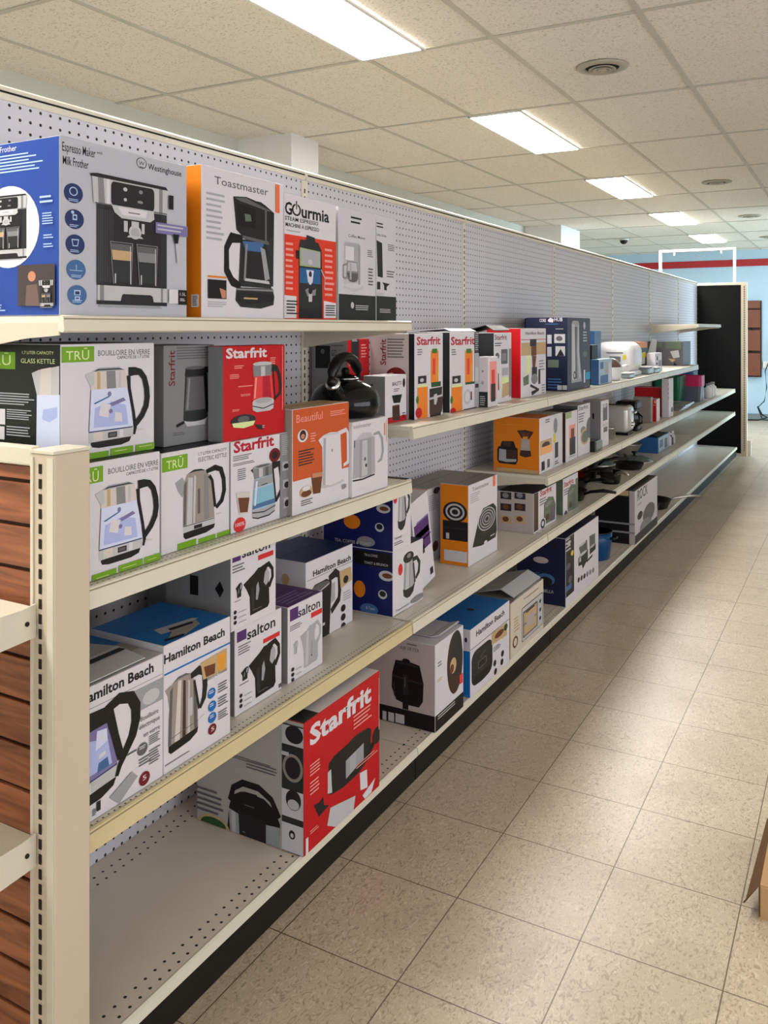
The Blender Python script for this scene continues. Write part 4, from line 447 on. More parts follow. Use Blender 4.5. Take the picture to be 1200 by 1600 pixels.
{'n':'rice_cooker_box','l':'white and blue cooker box beside the air fryer box on the bottom deck','c':'box','g':'boxed cookers on the bottom deck','b':[-.66,.837,.1015,-.33,1.2132,.3381],'col':['white','blueh','blueh'],'tilt':0,'a':[('f','t','black','Hamilton Beach',[.0507,.1983,.2715,.0204],2.4,0),('f','r','greyd',[.001,.1648,.3694,.1675]),('f','k','ricecooker',[.0056,.0206,.2062,.1545]),('f','p','tan',[[.1937,.165],[.349,.1608],[.349,.1117],[.1937,.1226]]),('f','e','brown',[.2697,.1413,.0459,.012]),('f','e','greend',[.3356,.1453,.0202,.0122]),('f','e','ink',[.225,.046,.0139,.0119]),('f','e','ink',[.2313,.0129,.014,.0119]),('f','e','ink',[.3024,.0559,.0145,.0121]),('f','e','ink',[.2958,.0266,.0145,.0121]),('f','l','greyd',[.2124,.0882,.2827,.1071],3),('s','r','white2',[.0008,.1617,.3292,.2358]),('s','e','ink',[.313,.2002,.0049,.0089]),('t','e','inkblue',[.2001,.2428,.0161,-.0148])]},
{'n':'toaster_oven_box','l':'pale cream toaster oven box with grey folded top beside the blue cooker box','c':'box','g':'boxed cookers on the bottom deck','b':[-.635,1.2401,.1015,-.335,1.6296,.3151],'col':['cream2','tan','greyt2'],'tilt':0,'a':[('f','k','toasteroven',[.1216,.0224,.3812,.1614]),('f','l','tan',[.035,.088,.0995,.1484],5),('f','e','brown',[.0491,.0507,.0286,.0227]),('f','e','cream2',[.0491,.0507,.0179,.0152]),('f','t','greyd','Toastmaster',[.1438,.1886,.1876,.0078],.3,0),('t','p','silver',[[-.0049,.3071],[.4124,.2605],[.4047,.2862],[.3329,.3108],[.0168,.3306]]),('t','p','char',[[.1401,.2521],[.2039,.2614],[.1793,.2705],[.1188,.2656]])]},
{'n':'food_processor_box','l':'navy blue box with a white food processor front on the bottom deck','c':'box','g':'boxed cookers on the bottom deck','b':[-.575,1.9466,.1015,-.335,2.5049,.4178],'col':['white','inkblue','inkblue'],'tilt':0,'a':[('f','r','ink',[.001,.0412,.1303,.3153]),('f','l','silver',[.001,.2483,.0793,.3153],4),('f','e','silver',[.0492,.2878,.0301,.009]),('f','e','greyd',[.0393,.1796,.0299,.0149]),('f','e','greyd',[.0692,.1122,.0303,.018]),('f','r','steelblue',[.001,.0678,.0894,.0915]),('f','e','yellow',[.0996,.2284,.0204,.0121]),('f','k','processor',[.1719,.1105,.5216,.2609]),('f','e','brown2',[.2036,.0747,.0171,.0124]),('f','e','brown2',[.252,.0717,.0174,.0125]),('f','e','brown2',[.3014,.0686,.0178,.0126]),('f','e','greyb',[.3518,.0654,.0182,.0128]),('f','e','greyb',[.4032,.0621,.0186,.0129]),('f','e','greyb',[.4558,.0588,.019,.013]),('s','e','greyp',[.1199,.2031,.0373,.015]),('s','e','steelblue',[.1448,.1166,.0433,.0269]),('s','e','ink',[.1448,.1076,.031,.0209]),('s','t','silver2','BELLA',[.1324,.0549,.0496,.015],.5,0),('s','l','steelblue',[.079,.1314,.1167,.1435],2),('s','e','ink',[.185,.28,.0154,.0119])]},
{'n':'cookware_set_box','l':'black and white cookware box lettered in black, bottom deck beyond the blue pot','c':'box','g':'boxed cookers on the bottom deck','b':[-.56,3.2533,.1015,-.32,3.8884,.4207],'col':['white2','black','char'],'tilt':0,'a':[('f','t','ink','ROCK',[.0662,.2504,.2805,.0655],1.3,0),('f','t','ink','THE',[.0662,.2928,.0677,.0116],0,0),('f','l','greyd',[.0662,.2158,.1857,.2312],2),('f','e','greyd',[.3836,.1255,.1719,.0568]),('f','e','ink',[.1339,.1528,.0693,.0234]),('f','e','greyb',[.2741,.0663,.147,.0399]),('f','r','greyb',[.2032,.0213,.4589,.0805]),('f','e','greyd',[.3651,-.0127,.23,.0486]),('f','r','char',[.0008,.0008,.6343,.0535]),('s','r','greyp',[.2072,.0008,.2392,.3184]),('s','r','greyb',[.0008,.1157,.2392,.1269]),('s','r','greyb',[.0008,.0646,.2392,.0758]),('s','r','tan',[.0488,.2881,.2032,.3184]),('t','l','silver',[.5002,.0961,.1775,.1873],3)]}
]
# ------------------------------------------------------------------ printed cartons
TC={}
def text_geo(s,bold):
    k=(s,bold)
    if k in TC: return TC[k]
    cu=bpy.data.curves.new('t','FONT'); cu.body=s; cu.size=1; cu.offset=bold*.012; cu.resolution_u=2; cu.space_character=1.0
    ob=bpy.data.objects.new('t',cu); me=bpy.data.meshes.new_from_object(ob)
    vs=[(v.co.x,v.co.y) for v in me.vertices]; fs=[tuple(p.vertices) for p in me.polygons]
    bpy.data.objects.remove(ob); bpy.data.curves.remove(cu); bpy.data.meshes.remove(me)
    x0=min(v[0] for v in vs); x1=max(v[0] for v in vs); cap=.73
    TC[k]=([((v[0]-x0)/(x1-x0),v[1]/cap) for v in vs],fs); return TC[k]
def ell(cx,cy,rx,ry,n=32): return [(cx+rx*math.cos(2*PI*i/n),cy+ry*math.sin(2*PI*i/n)) for i in range(n)]
def rr_(x0,y0,x1,y1,r=.06,n=4):
    o=[]
    for cx,cy,a in ((x1-r,y1-r,0),(x0+r,y1-r,90),(x0+r,y0+r,180),(x1-r,y0+r,270)):
        for i in range(n+1): t=math.radians(a+90*i/n); o.append((cx+r*math.cos(t),cy+r*math.sin(t)))
    return o
def strip(pts,w):
    L=[];R=[]; W=w if isinstance(w,(list,tuple)) else [w]*len(pts)
    for i,p in enumerate(pts):
        a=pts[max(i-1,0)]; b=pts[min(i+1,len(pts)-1)]; dx,dy=b[0]-a[0],b[1]-a[1]; l=math.hypot(dx,dy) or 1
        L.append((p[0]-dy/l*W[i]/2,p[1]+dx/l*W[i]/2)); R.append((p[0]+dy/l*W[i]/2,p[1]-dx/l*W[i]/2))
    return [[L[i],R[i],R[i+1],L[i+1]] for i in range(len(pts)-1)]
R_=lambda a,b,c,d:[(a,b),(c,b),(c,d),(a,d)]
HND=[(.66,.93),(.76,.935),(.85,.92),(.92,.84),(.96,.70),(.97,.58),(.95,.46),(.88,.34),(.80,.26),(.76,.20)]
def art(kind):
    """flat printed pictures as (colour, polygon) lists in a unit square"""
    o=[]; A=lambda c,p:o.append((c,p)); S=lambda c,p,w:[A(c,q) for q in strip(p,w)]
    if kind=='gkettle':
        A('lilacw',[(.12,.03),(1.0,.06),(.9,.0),(.3,-.01)]) if 0 else None
        A('black',[(.08,.045),(.10,.01),(.20,-.01),(.55,-.01),(.68,.02),(.72,.10),(.72,.16),(.08,.16)])
        A('silver',[(.05,.07),(.74,.08),(.72,.19),(.05,.20)]); A('steelw',R_(.12,.085,.26,.195)); A('white',R_(.52,.09,.58,.19)); A('ink',R_(.34,.10,.48,.17)); A('greyd',R_(.36,.115,.46,.155))
        A('navy',R_(.05,.195,.73,.21)); A('paleblue2',[(.05,.21),(.74,.21),(.66,.73),(.08,.73)])
        A('lilacw',[(.12,.25),(.66,.24),(.62,.5),(.40,.56),(.14,.50)]); A('white',[(.2,.4),(.34,.36),(.38,.52),(.24,.56)]); A('lilac',[(.36,.54),(.58,.60),(.62,.56),(.40,.50)]); A('steelblue',[(.12,.56),(.36,.64),(.37,.625),(.14,.545)]); A('white',[(.44,.30),(.56,.29),(.55,.40),(.45,.42)]); A('lilac',ell(.36,.66,.03,.035,8)); A('lilac',ell(.38,.44,.03,.03,8))
        S('greyd',[(.05,.21),(.08,.73)],.01); A('steelw',[(.08,.73),(.66,.73),(.60,.96),(.10,.96)]); A('silver',[(-.01,.925),(.12,.955),(.13,.80),(.08,.76)]); A('tan',R_(.17,.735,.28,.95)) ; A('steelw',R_(.22,.735,.30,.95)); A('greyb',[(.32,.73),(.46,.73),(.45,.955),(.31,.955)]); A('white3',R_(.50,.735,.54,.94))
        A('greyb2',[(.10,.955),(.60,.96),(.50,1.0),(.20,1.0)]); A('ink',[(.12,.955),(.18,.985),(.52,.985),(.58,.96),(.52,.97),(.2,.97)])
        S('black',[(.66,.88),(.67,.72),(.74,.40),(.77,.18),(.75,.10)],[.06,.05,.045,.05,.03]); S('black',HND,[.12,.11,.09,.085,.09,.09,.09,.085,.08,.04]); S('steelw',[(.78,.155),(.9,.155)],.02)
    elif kind=='gkettle2':
        A('silver',ell(.36,.97,.32,.045)); A('greyb',[(.04,.94),(.68,.94),(.66,.72),(.06,.72)]); A('silver',R_(.30,.72,.44,.92)); A('redo',[(.08,.72),(.66,.72),(.74,.24),(.03,.24)]); A('crimson',[(.36,.72),(.60,.72),(.66,.24),(.36,.24)]); A('palepink',[(.12,.70),(.17,.70),(.12,.28),(.07,.28)])
        A('silver',ell(.38,.20,.36,.08)); A('silver',[(.02,.20),(.74,.20),(.72,.04),(.60,-.0),(.16,-.0),(.03,.05)]); A('lightgrey',ell(.38,.22,.28,.05)); A('ink',[(.03,.14),(.38,.07),(.74,.14),(.74,.12),(.38,.05),(.03,.12)]); S('blackgreen',[(.66,.88),(.84,.86),(.93,.72),(.97,.5),(.96,.34),(.78,.24)],[.16,.12,.09,.08,.08,.05]); S('blackgreen',[(.72,.82),(.78,.2)],.035)
    elif kind=='jugkettle':
        A('ink',[(.14,.97),(.70,.97),(.72,.84),(.12,.84)]); A('greyd',ell(.42,.97,.28,.03)); A('char',[(.13,.84),(.72,.84),(.78,.12),(.08,.12)]); A('greyd',[(.18,.82),(.66,.82),(.72,.26),(.12,.26)]); A('greyb',[(.22,.8),(.28,.8),(.22,.28),(.16,.28)]); A('silver',[(.08,.12),(.78,.12),(.70,.0),(.18,.0)]); A('char',ell(.42,.12,.34,.05)); S('black',[(.70,.92),(.86,.92),(.96,.62),(.98,.46),(.74,.26)],[.13,.12,.13,.11,.08]); S('black',[(.72,.86),(.78,.2)],.08); S('black',[(.1,.08),(-.12,.03)],.05)
    elif kind=='bluekettle':
        A('ink',[(-.02,.93),(.08,.96),(.1,.84)]); A('greyb',[(.04,.95),(.66,.97),(.66,.76),(.10,.74)]); A('silver',R_(.24,.76,.36,.95)); A('greyd',R_(.44,.76,.54,.95)); A('greyb2',ell(.36,.965,.31,.035)); A('greyd',ell(.36,.968,.22,.02))
        A('paleblue3',[(.10,.745),(.66,.76),(.76,.15),(.03,.14)]); A('wateri',[(.07,.55),(.70,.56),(.75,.2),(.04,.2)]); A('greyb2',[(.11,.73),(.66,.75),(.69,.6),(.09,.58)]); A('steelblue2',[(.05,.26),(.74,.28),(.75,.19),(.04,.18)]); A('paleblue2',[(.14,.7),(.2,.7),(.14,.24),(.09,.24)])
        A('lightgrey',[(.03,.15),(.76,.17),(.74,.04),(.55,-.01),(.2,-.01),(.04,.03)]); A('ink',[(.03,.13),(.4,.09),(.76,.15),(.76,.13),(.4,.07),(.03,.11)]); A('ink',[(.04,.04),(.2,.0),(.55,.0),(.74,.05),(.74,.03),(.55,-.025),(.2,-.025),(.04,.02)]); S('ink',[(.66,.92),(.90,.94),(.97,.66),(.97,.42),(.78,.22)],[.15,.14,.11,.10,.06]); S('black',[(.68,.86),(.78,.2)],.045); S('ink',[(.3,.60),(.5,.61)],.015)
    elif kind=='skettle':
        A('greyb2',[(.0,.86),(.14,.92),(.22,.80),(.14,.62),(.06,.72)]); A('black',[(.16,.03),(.20,-.01),(.60,.0),(.76,.04),(.78,.10),(.16,.10)]); A('silver',[(.16,.09),(.78,.11),(.77,.2),(.16,.18)]); A('ink',R_(.36,.105,.52,.16)); A('ink',R_(.16,.18,.77,.19))
        A('steelk',[(.15,.19),(.77,.20),(.72,.78),(.62,.93),(.5,.98),(.34,.99),(.22,.94),(.16,.80)]); A('silver',[(.22,.19),(.32,.19),(.34,.88),(.25,.9)]); A('greyd',[(.16,.2),(.2,.2),(.22,.86),(.17,.8)]); A('white3',[(.34,.19),(.38,.19),(.40,.9),(.36,.92)]); A('greyb',[(.56,.2),(.66,.2),(.64,.86),(.56,.9)]); A('greyd',rr_(.43,.32,.48,.70,.02)); A('ink',[(.24,.955),(.36,1.0),(.5,.99),(.6,.95),(.5,.965),(.36,.97)])
        S('black',[(.60,.93),(.78,.965),(.90,.92),(.96,.76),(.97,.58),(.92,.43),(.80,.34)],[.06,.09,.09,.08,.08,.08,.06]); S('black',[(.66,.86),(.72,.78),(.78,.36)],[.06,.05,.05]); S('silver',[(.8,.24),(.9,.24)],.02)
    elif kind=='steelkettle':
        A('steelk',[(.02,.90),(.16,.94),(.18,.74),(.12,.60),(.08,.80)]); A('black',[(.10,.03),(.16,-.01),(.60,.02),(.78,.08),(.80,.15),(.10,.12)]); A('steelk',[(.09,.11),(.80,.15),(.78,.62),(.66,.95),(.5,.99),(.3,.98),(.16,.92),(.10,.5)]); A('greyd',[(.09,.12),(.16,.12),(.20,.9),(.14,.86)]); A('steelw',[(.24,.12),(.36,.12),(.40,.94),(.32,.94)]); A('brown2',[(.42,.13),(.5,.13),(.5,.9),(.44,.92)]); A('white3',[(.54,.14),(.60,.14),(.60,.86),(.56,.9)]); A('greyd',[(.70,.15),(.78,.15),(.76,.6),(.68,.8)]); A('silver',rr_(.60,.36,.66,.62,.02)); A('greyd',[(.16,.93),(.32,1.0),(.5,1.0),(.62,.96),(.5,.97),(.3,.97)]); S('greyd',[(.09,.2),(.8,.24)],.01)
        S('ink',[(.62,.92),(.82,.95),(.95,.88),(.97,.68),(.94,.52),(.84,.40)],[.08,.13,.12,.12,.11,.06]); S('ink',[(.70,.84),(.82,.40)],.05); S('silver',[(.82,.26),(.95,.28)],.02)
    elif kind=='bigkettle':
        A('black',[(.05,.02),(.15,-.02),(.5,-.0),(.66,.06),(.70,.14),(.05,.10)]); A('silver',[(.04,.09),(.72,.15),(.71,.27),(.04,.22)]); A('white',R_(.3,.12,.36,.22)); A('navy',[(.04,.22),(.71,.27),(.71,.285),(.04,.235)]); A('lilac',[(.04,.235),(.71,.285),(.62,.80),(.08,.80)]); A('lilacw',[(.1,.3),(.64,.32),(.58,.62),(.3,.70),(.12,.60)]); A('paleblue2',[(.42,.55),(.58,.60),(.57,.74),(.44,.76)]); A('steelblue',[(.44,.3),(.6,.31),(.58,.42),(.46,.4)]); A('white',[(.46,.44),(.56,.46),(.55,.50),(.47,.49)]); A('white',[(.47,.62),(.52,.66),(.5,.70)])
        A('black',[(.08,.78),(.60,.80),(.58,.98),(.2,1.0),(.1,.96)]); S('black',[(.56,.94),(.74,1.0),(.90,.95),(.97,.82),(.97,.66),(.92,.50),(.82,.36),(.74,.24),(.70,.14)],[.1,.13,.14,.14,.13,.12,.10,.07,.05]); S('black',[(.60,.90),(.68,.6),(.76,.32)],[.12,.10,.10]); S('greyd',[(.84,.31),(.98,.31)],.02); S('steelw',[(.06,.17),(.6,.21)],.008)
    elif kind=='bjug':
        A('black',[(.22,.0),(.80,.02),(.86,.10),(.84,.70),(.74,.98),(.48,.98),(.36,.90),(.0,.74),(.10,.60),(.20,.42)]); S('black',[(.6,.93),(.84,.98),(.96,.84),(.97,.66),(.84,.46)],[.12,.12,.09,.09,.1]); A('lightgrey',[(.66,.62),(.74,.52),(.84,.60),(.86,.78),(.78,.90),(.70,.82)]); A('greyb2',[(.40,.30),(.46,.28),(.52,.50),(.48,.68),(.42,.6)]); A('char',[(.24,.95-.35),(.34,.6),(.36,.1),(.26,.1)]); A('greyd',R_(.3,.08,.6,.10))
    elif kind=='wjug':
        A('lightgrey',[(.22,.0),(.78,.02),(.84,.10),(.82,.70),(.72,.98),(.46,.98),(.34,.90),(.05,.84),(.14,.66),(.20,.42)]); A('silver',[(.26,.03),(.40,.04),(.42,.9),(.34,.86)]); S('lightgrey',[(.6,.93),(.82,.98),(.94,.84),(.95,.66),(.82,.46)],[.1,.1,.08,.08,.08]); A('white',[(.68,.62),(.74,.52),(.82,.60),(.84,.78),(.76,.88),(.70,.82)]); A('greyb2',[(.52,.26),(.58,.24),(.60,.5),(.56,.62),(.52,.5)]); A('greyd',ell(.55,.22,.03,.03,8))
    elif kind=='whitekettle':
        A('silver',ell(.42,.04,.40,.05)); A('white',[(.12,.06),(.40,.02),(.76,.06),(.70,.90),(.62,.96),(.36,.98),(.14,.95),(-.02,.88),(.10,.74)]); A('lightgrey',[(.12,.06),(.2,.05),(.22,.9),(.14,.9)]); S('white',[(.62,.93),(.9,.97),(.96,.9),(.97,.6),(.96,.36),(.80,.32)],[.08,.08,.1,.1,.1,.06]); A('greyb',R_(.40,.62,.44,.67)); S('lightgrey',[(.14,.95),(.64,.94)],.01)
    elif kind=='whitekettle2':
        A('lightgrey',[(.0,.1),(.72,.1),(.70,.84),(.04,.84)]); A('greyb2',[(.20,.08),(.60,.08),(.58,.82),(.22,.82)]); A('silver',[(.28,.1),(.46,.1),(.46,.8),(.3,.8)]); A('white3',[(.08,.84),(.66,.84),(.56,.94),(.3,.96)]); S('greyb2',[(.66,.88),(.84,.90),(.95,.76),(.98,.5),(.92,.34),(.80,.30)],[.05,.07,.07,.07,.07,.04]); A('ink',[(.0,.08),(.3,.06),(.7,.09),(.7,.06),(.3,.03),(.0,.05)]); A('ink',ell(.42,.30,.03,.04,8)); A('greyd',R_(.04,.70,.07,.84))
    elif kind=='digikettle':
        A('ink',[(.02,.05),(.5,.0),(.60,.04),(.68,.9),(.5,.97),(.1,.96),(.0,.9)]); A('greyd',ell(.32,.90,.30,.05)); A('silver',[(.04,.88),(.3,.84),(.6,.89),(.6,.87),(.3,.82),(.04,.86)]); S('ink',[(.58,.95),(.82,1.0),(.95,.94),(.97,.72),(.94,.56),(.66,.42)],[.1,.14,.13,.12,.12,.1]); A('lightgrey',[(.66,.56),(.80,.58),(.80,.86),(.68,.86)]); A('silver',R_(.20,.26,.28,.30)); A('silver',R_(.36,.27,.44,.31)); S('greyd',[(.12,.62),(.4,.66)],.012); S('silver',[(.04,.04),(.5,-.01)],.012)
    elif kind=='greykettle':
        A('greyb2',[(.16,.2),(.74,.2),(.68,.84),(.22,.84)]); A('silver',[(.26,.2),(.44,.2),(.46,.84),(.32,.84)]); A('lightgrey',[(.5,.22),(.64,.22),(.6,.8),(.5,.8)]); A('char',[(.14,.24),(.18,.08),(.34,.0),(.5,.0),(.66,.08),(.74,.26),(.6,.20),(.28,.20)]); A('char',ell(.42,.90,.26,.12)); A('greyb',ell(.44,.93,.10,.05)); S('char',[(.62,.80),(.84,.80),(.97,.66),(.94,.46),(.78,.34)],[.1,.1,.12,.12,.08]); S('char',[(.66,.72),(.74,.26)],.07)
    elif kind=='espresso':
        A('greyb2',[(.06,-.02),(.92,-.02),(.85,.02),(.1,.02)]); A('ink',R_(.04,.0,.99,.03)); A('silver',[(.05,.03),(.98,.03),(.98,.15),(.05,.15)]); A('greyb',R_(.08,.03,.13,.15)); A('greyb',R_(.90,.03,.93,.15)); A('ink',[(.34,.02),(.80,.02),(.78,.075),(.75,.085),(.38,.085),(.36,.075)])
        A('ink',R_(.04,.145,.985,.155)); A('char',R_(.04,.155,.985,.76)); A('ink',R_(.12,.155,.9,.74)) 
        for i in range(9): A('greyd',R_(.06+i*.022,.17,.064+i*.022,.72))
        A('tealb',R_(.84,.2,.93,.4)) if 0 else None
        A('silver',[(.0,.76),(.98,.75),(1.0,.96),(-.02,.955)]); A('greyb',[(.06,.76),(.14,.76),(.12,.96),(.05,.96)]); A('white',R_(.16,.76,.2,.955)); A('greyb',R_(.87,.75,.92,.955)); A('greyd',R_(.02,.755,.985,.765)); A('ink',[(-.04,.955),(1.0,.955),(.97,.98),(.04,.985),(-.04,.975)])
        A('ink',rr_(.215,.76,.80,.945,.04)); A('silver',ell(.40,.90,.028,.016,10)); A('greyb',ell(.61,.90,.028,.016,10)); A('silver',ell(.40,.82,.022,.013,10)); A('greyb',ell(.60,.82,.04,.012,10))
        A('silver',[(.22,.765),(.79,.765),(.80,.70),(.74,.672),(.35,.672),(.26,.71)]); A('white',[(.3,.755),(.7,.755),(.68,.70),(.36,.70)]); A('greyd',R_(.44,.72,.60,.728))
        A('silver',R_(.38,.57,.43,.655)); A('silver',R_(.62,.57,.66,.65)); A('silver',ell(.53,.575,.085,.055)); A('lightgrey',ell(.53,.57,.06,.04)); A('silver',R_(.48,.62,.58,.66)); A('silver',[(.42,.53),(.64,.53),(.62,.545),(.44,.545)])
        for x0,cf in ((.20,'tan'),(.545,'greyb')):
            A('greyb',[(x0,.485),(x0+.30,.485),(x0+.28,.16),(x0+.04,.16)]); A('ink',[(x0+.01,.48),(x0+.29,.48),(x0+.27,.16),(x0+.05,.16)]); A('greyd',[(x0+.015,.47),(x0+.285,.47),(x0+.28,.42),(x0+.02,.42)]); A(cf,[(x0+.02,.42),(x0+.28,.42),(x0+.275,.345),(x0+.035,.345)]); A('char',[(x0+.04,.34),(x0+.275,.34),(x0+.27,.18),(x0+.05,.18)]); A('silver',R_(x0+.06,.165,x0+.075,.24)); A('silver',R_(x0+.26,.165,x0+.27,.46))
    elif kind=='dripmaker':
        A('char',[(.42,.20),(.98,.20),(1.0,.92),(.72,1.0),(.52,1.0),(.42,.97)]); A('ink',[(.46,1.0),(.62,1.02),(1.0,.94),(.94,.91),(.46,.96)]) if 0 else None
        A('ink',[(.16,1.0),(.42,1.02),(.80,.98),(1.0,.92),(.98,.70),(.80,.62),(.4,.62),(.22,.70)]); A('greyd',[(.18,.99),(.42,1.01),(.98,.925),(.8,.93),(.3,.97)]); A('greyd',[(.80,.93),(.84,.93),(.84,.3),(.80,.3)]); A('black',[(.22,.95),(.6,.92),(.6,.74),(.25,.74)]); A('greeng',[(.38,.86),(.50,.86),(.52,.80),(.4,.79)])
        A('char',[(.30,.62),(.86,.62),(.94,.18),(.26,.18)]); A('ink',[(.34,.60),(.84,.60),(.9,.22),(.30,.22)]); A('steelblue',[(.34,.60),(.80,.62),(.7,.52),(.4,.52)]); A('greyb',[(.40,.58),(.44,.58),(.40,.24),(.36,.24)]); A('greyb2',[(.70,.57),(.80,.55),(.90,.27),(.80,.25)]); A('silver',[(.38,.235),(.9,.22),(.88,.25),(.4,.26)]); A('greyd',[(.28,.66),(.88,.63),(.88,.60),(.28,.63)])
        S('black',[(.34,.62),(.12,.62),(.03,.52),(.03,.32),(.14,.22),(.3,.18)],[.07,.10,.09,.10,.09,.06]); A('char',[(.22,.17),(.96,.18),(1.0,.10),(.98,.02),(.7,-.02),(.3,-.01),(.20,.05)]); A('ink',[(.22,.13),(.98,.13),(.96,.05),(.3,.01),(.22,.05)]); A('greyb',[(.22,.16),(.98,.17),(.98,.15),(.22,.145)]); A('tan',R_(.36,.065,.64,.08))
    elif kind=='podmachine':
        A('char',[(.12,.0),(.94,.0),(.92,.62),(.90,.84),(.78,.92),(.68,.93),(.66,.98),(.38,1.0),(.36,.94),(.16,.93),(.12,.84)]); A('ink',R_(.02,.70,.12,.80)); A('greeng2',[(.14,.84),(.86,.82),(.86,.62),(.14,.62)]); A('lightgrey',[(.18,.83),(.84,.81),(.84,.63),(.2,.64)]); A('silver',ell(.5,.68,.08,.03)); A('tealb',[(.14,.60),(.86,.60),(.86,.42),(.14,.42)]); A('paleblue2',[(.36,.58),(.62,.58),(.58,.44),(.5,.40),(.42,.44)]); A('ink',ell(.5,.53,.05,.04)); A('white',[(.44,.5),(.56,.5),(.54,.41),(.46,.41)]); A('greyb',[(.32,.34),(.42,.36),(.6,.34),(.7,.36),(.68,.28),(.4,.26)]); A('silver',R_(.44,.20,.56,.30)); A('ink',ell(.5,.33,.07,.04)); A('ink',R_(.14,.0,.92,.12)); S('silver',[(.88,.60),(1.02,.5),(1.0,.36)],.02)
    elif kind=='clearmaker':
        A('silver',rr_(.02,.1,.82,1.0,.08)); A('lightgrey',rr_(.06,.6,.78,.98,.06)); A('white',R_(.1,.62,.5,.9)); A('greyb2',R_(.70,.1,.8,.95)); A('silver',[(.0,.05),(.5,-.02),(.95,.05),(.95,.12),(.1,.14)]); A('white2',ell(.46,.10,.40,.05)); A('greyb',[(.18,.60),(.66,.60),(.72,.26),(.6,.18),(.3,.18),(.14,.26)]); A('silver',[(.22,.58),(.62,.58),(.66,.4),(.2,.4)]); A('greyd',[(.16,.36),(.7,.36),(.66,.22),(.5,.17),(.3,.18)]); A('lightgrey',R_(.3,.22,.38,.56)); S('greyb',[(.18,.54),(.0,.5),(.0,.26),(.14,.24)],.05)
    elif kind in('pcooker','ricecooker','pcookf','airfryer'):
        if kind=='pcookf':
            A('black',[(.04,.62),(.0,.30),(.12,.24),(.3,.02),(.5,-.01),(.8,.02),(.97,.28),(1.0,.60),(.9,.76),(.7,.86),(.3,.88),(.1,.78)]); A('greyb2',[(.03,.60),(.22,.56),(.24,.26),(.06,.30)]); A('greyb2',[(.74,.54),(.99,.56),(.97,.26),(.74,.28)]); A('silver',[(.08,.58),(.16,.57),(.17,.28),(.1,.30)]); A('ink',[(.22,.60),(.74,.58),(.72,.24),(.26,.24)]); S('black',[(.06,.70),(.12,.88),(.3,.98),(.6,.98),(.84,.88),(.98,.68)],.09); A('greyd',R_(.34,.70,.52,.715)); A('black',ell(.44,.86,.14,.06)); A('greyd',R_(.3,.34,.36,.36)); A('greyp2',[(.26,.86),(.3,.92),(.55,.93),(.7,.88),(.6,.885),(.35,.88)])
        elif kind=='airfryer':
            A('black',[(.12,.98),(.5,1.0),(.86,.96),(.98,.60),(.96,.24),(.84,.10),(.5,.10),(.14,.16),(.0,.4),(.02,.7)]); A('char',[(.14,.95),(.5,.97),(.84,.93),(.8,.9),(.5,.92),(.2,.92)]); A('black',ell(.45,1.0,.12,.05)); A('brown2',[(.04,.66),(.94,.60),(.94,.58),(.04,.64)]); A('black',R_(.34,-.0,.52,.30)); A('char',R_(.36,.3,.50,.72)); A('greyd',R_(.40,.45,.43,.66)); A('char',[(.04,.5),(.1,.5),(.12,.2),(.07,.25)])
        elif kind=='pcooker':
            A('blackgreen',[(.02,.90),(.12,.98),(.5,1.02),(.80,1.0),(.86,.9),(.84,.20),(.6,.03),(.3,.0),(.08,.08),(.0,.16)]); A('ink',[(.04,.86),(.84,.86),(.84,.78),(.04,.78)]); A('silver',[(.0,.70),(.06,.72),(.08,.12),(.0,.18)]); A('greyb2',[(.34,.62),(.70,.70),(.70,.28),(.34,.16)]); A('lightgrey',[(.42,.63),(.54,.66),(.54,.24),(.42,.2)]); A('ink',[(.10,.72),(.34,.68),(.34,.12),(.12,.14)]); A('black',[(.84,.5),(.94,.62),(1.04,.80),(1.0,.60),(.9,.36),(.84,.3)]); A('blackgreen',ell(.98,.62,.10,.22)); A('char',[(.3,.98),(.5,1.06),(.72,1.04),(.7,.99),(.4,.96)])
        else:
            A('ink',rr_(.02,.06,.98,.98,.22)); A('char',rr_(.06,.3,.94,.95,.2)); A('black',ell(.5,.16,.4,.12)); A('greyd',[(.4,.70),(.66,.80),(.66,.78),(.4,.68)]); A('greyd',rr_(.3,.42,.7,.62,.05)); A('ink',rr_(.33,.44,.67,.60,.05))
    elif kind=='toasteroven':
        A('greyd',rr_(.0,.0,1.0,1.0,.06)); A('silver',rr_(.02,.02,.98,.97,.05)); A('greyd',[(.06,.1),(.74,.1),(.74,.86),(.06,.86)]); A('tan',[(.1,.14),(.70,.14),(.70,.80),(.1,.80)]); A('greyb',[(.1,.44),(.7,.44),(.7,.5),(.1,.5)]); A('brown2',[(.2,.76),(.6,.76),(.6,.80),(.2,.80)]); 
        for i in range(3): A('ink',ell(.87,.25+i*.26,.05,.06,10))
        A('greyp',rr_(.22,.3,.58,.66,.05))
    elif kind=='burner':
        A('blackgreen',[(.05,.10),(.4,.02),(.95,.04),(1.0,.2),(.98,.86),(.85,1.0),(.45,.98),(.3,.8)]); A('greyb',[(.0,.06),(.3,-.02),(.95,.0),(.98,.06),(.4,.05),(.05,.12)]) if 0 else None
        A('silver',ell(.60,.66,.34,.30)); 
        for i,c in enumerate(('ink','greyb2','ink','greyb2','ink','greyb2','ink')): A(c,ell(.60,.66,.31-.04*i,.275-.036*i))
        A('white',ell(.55,.05,.06,.05)); A('silver',R_(.74,.13,.92,.16))
    elif kind=='cooker':
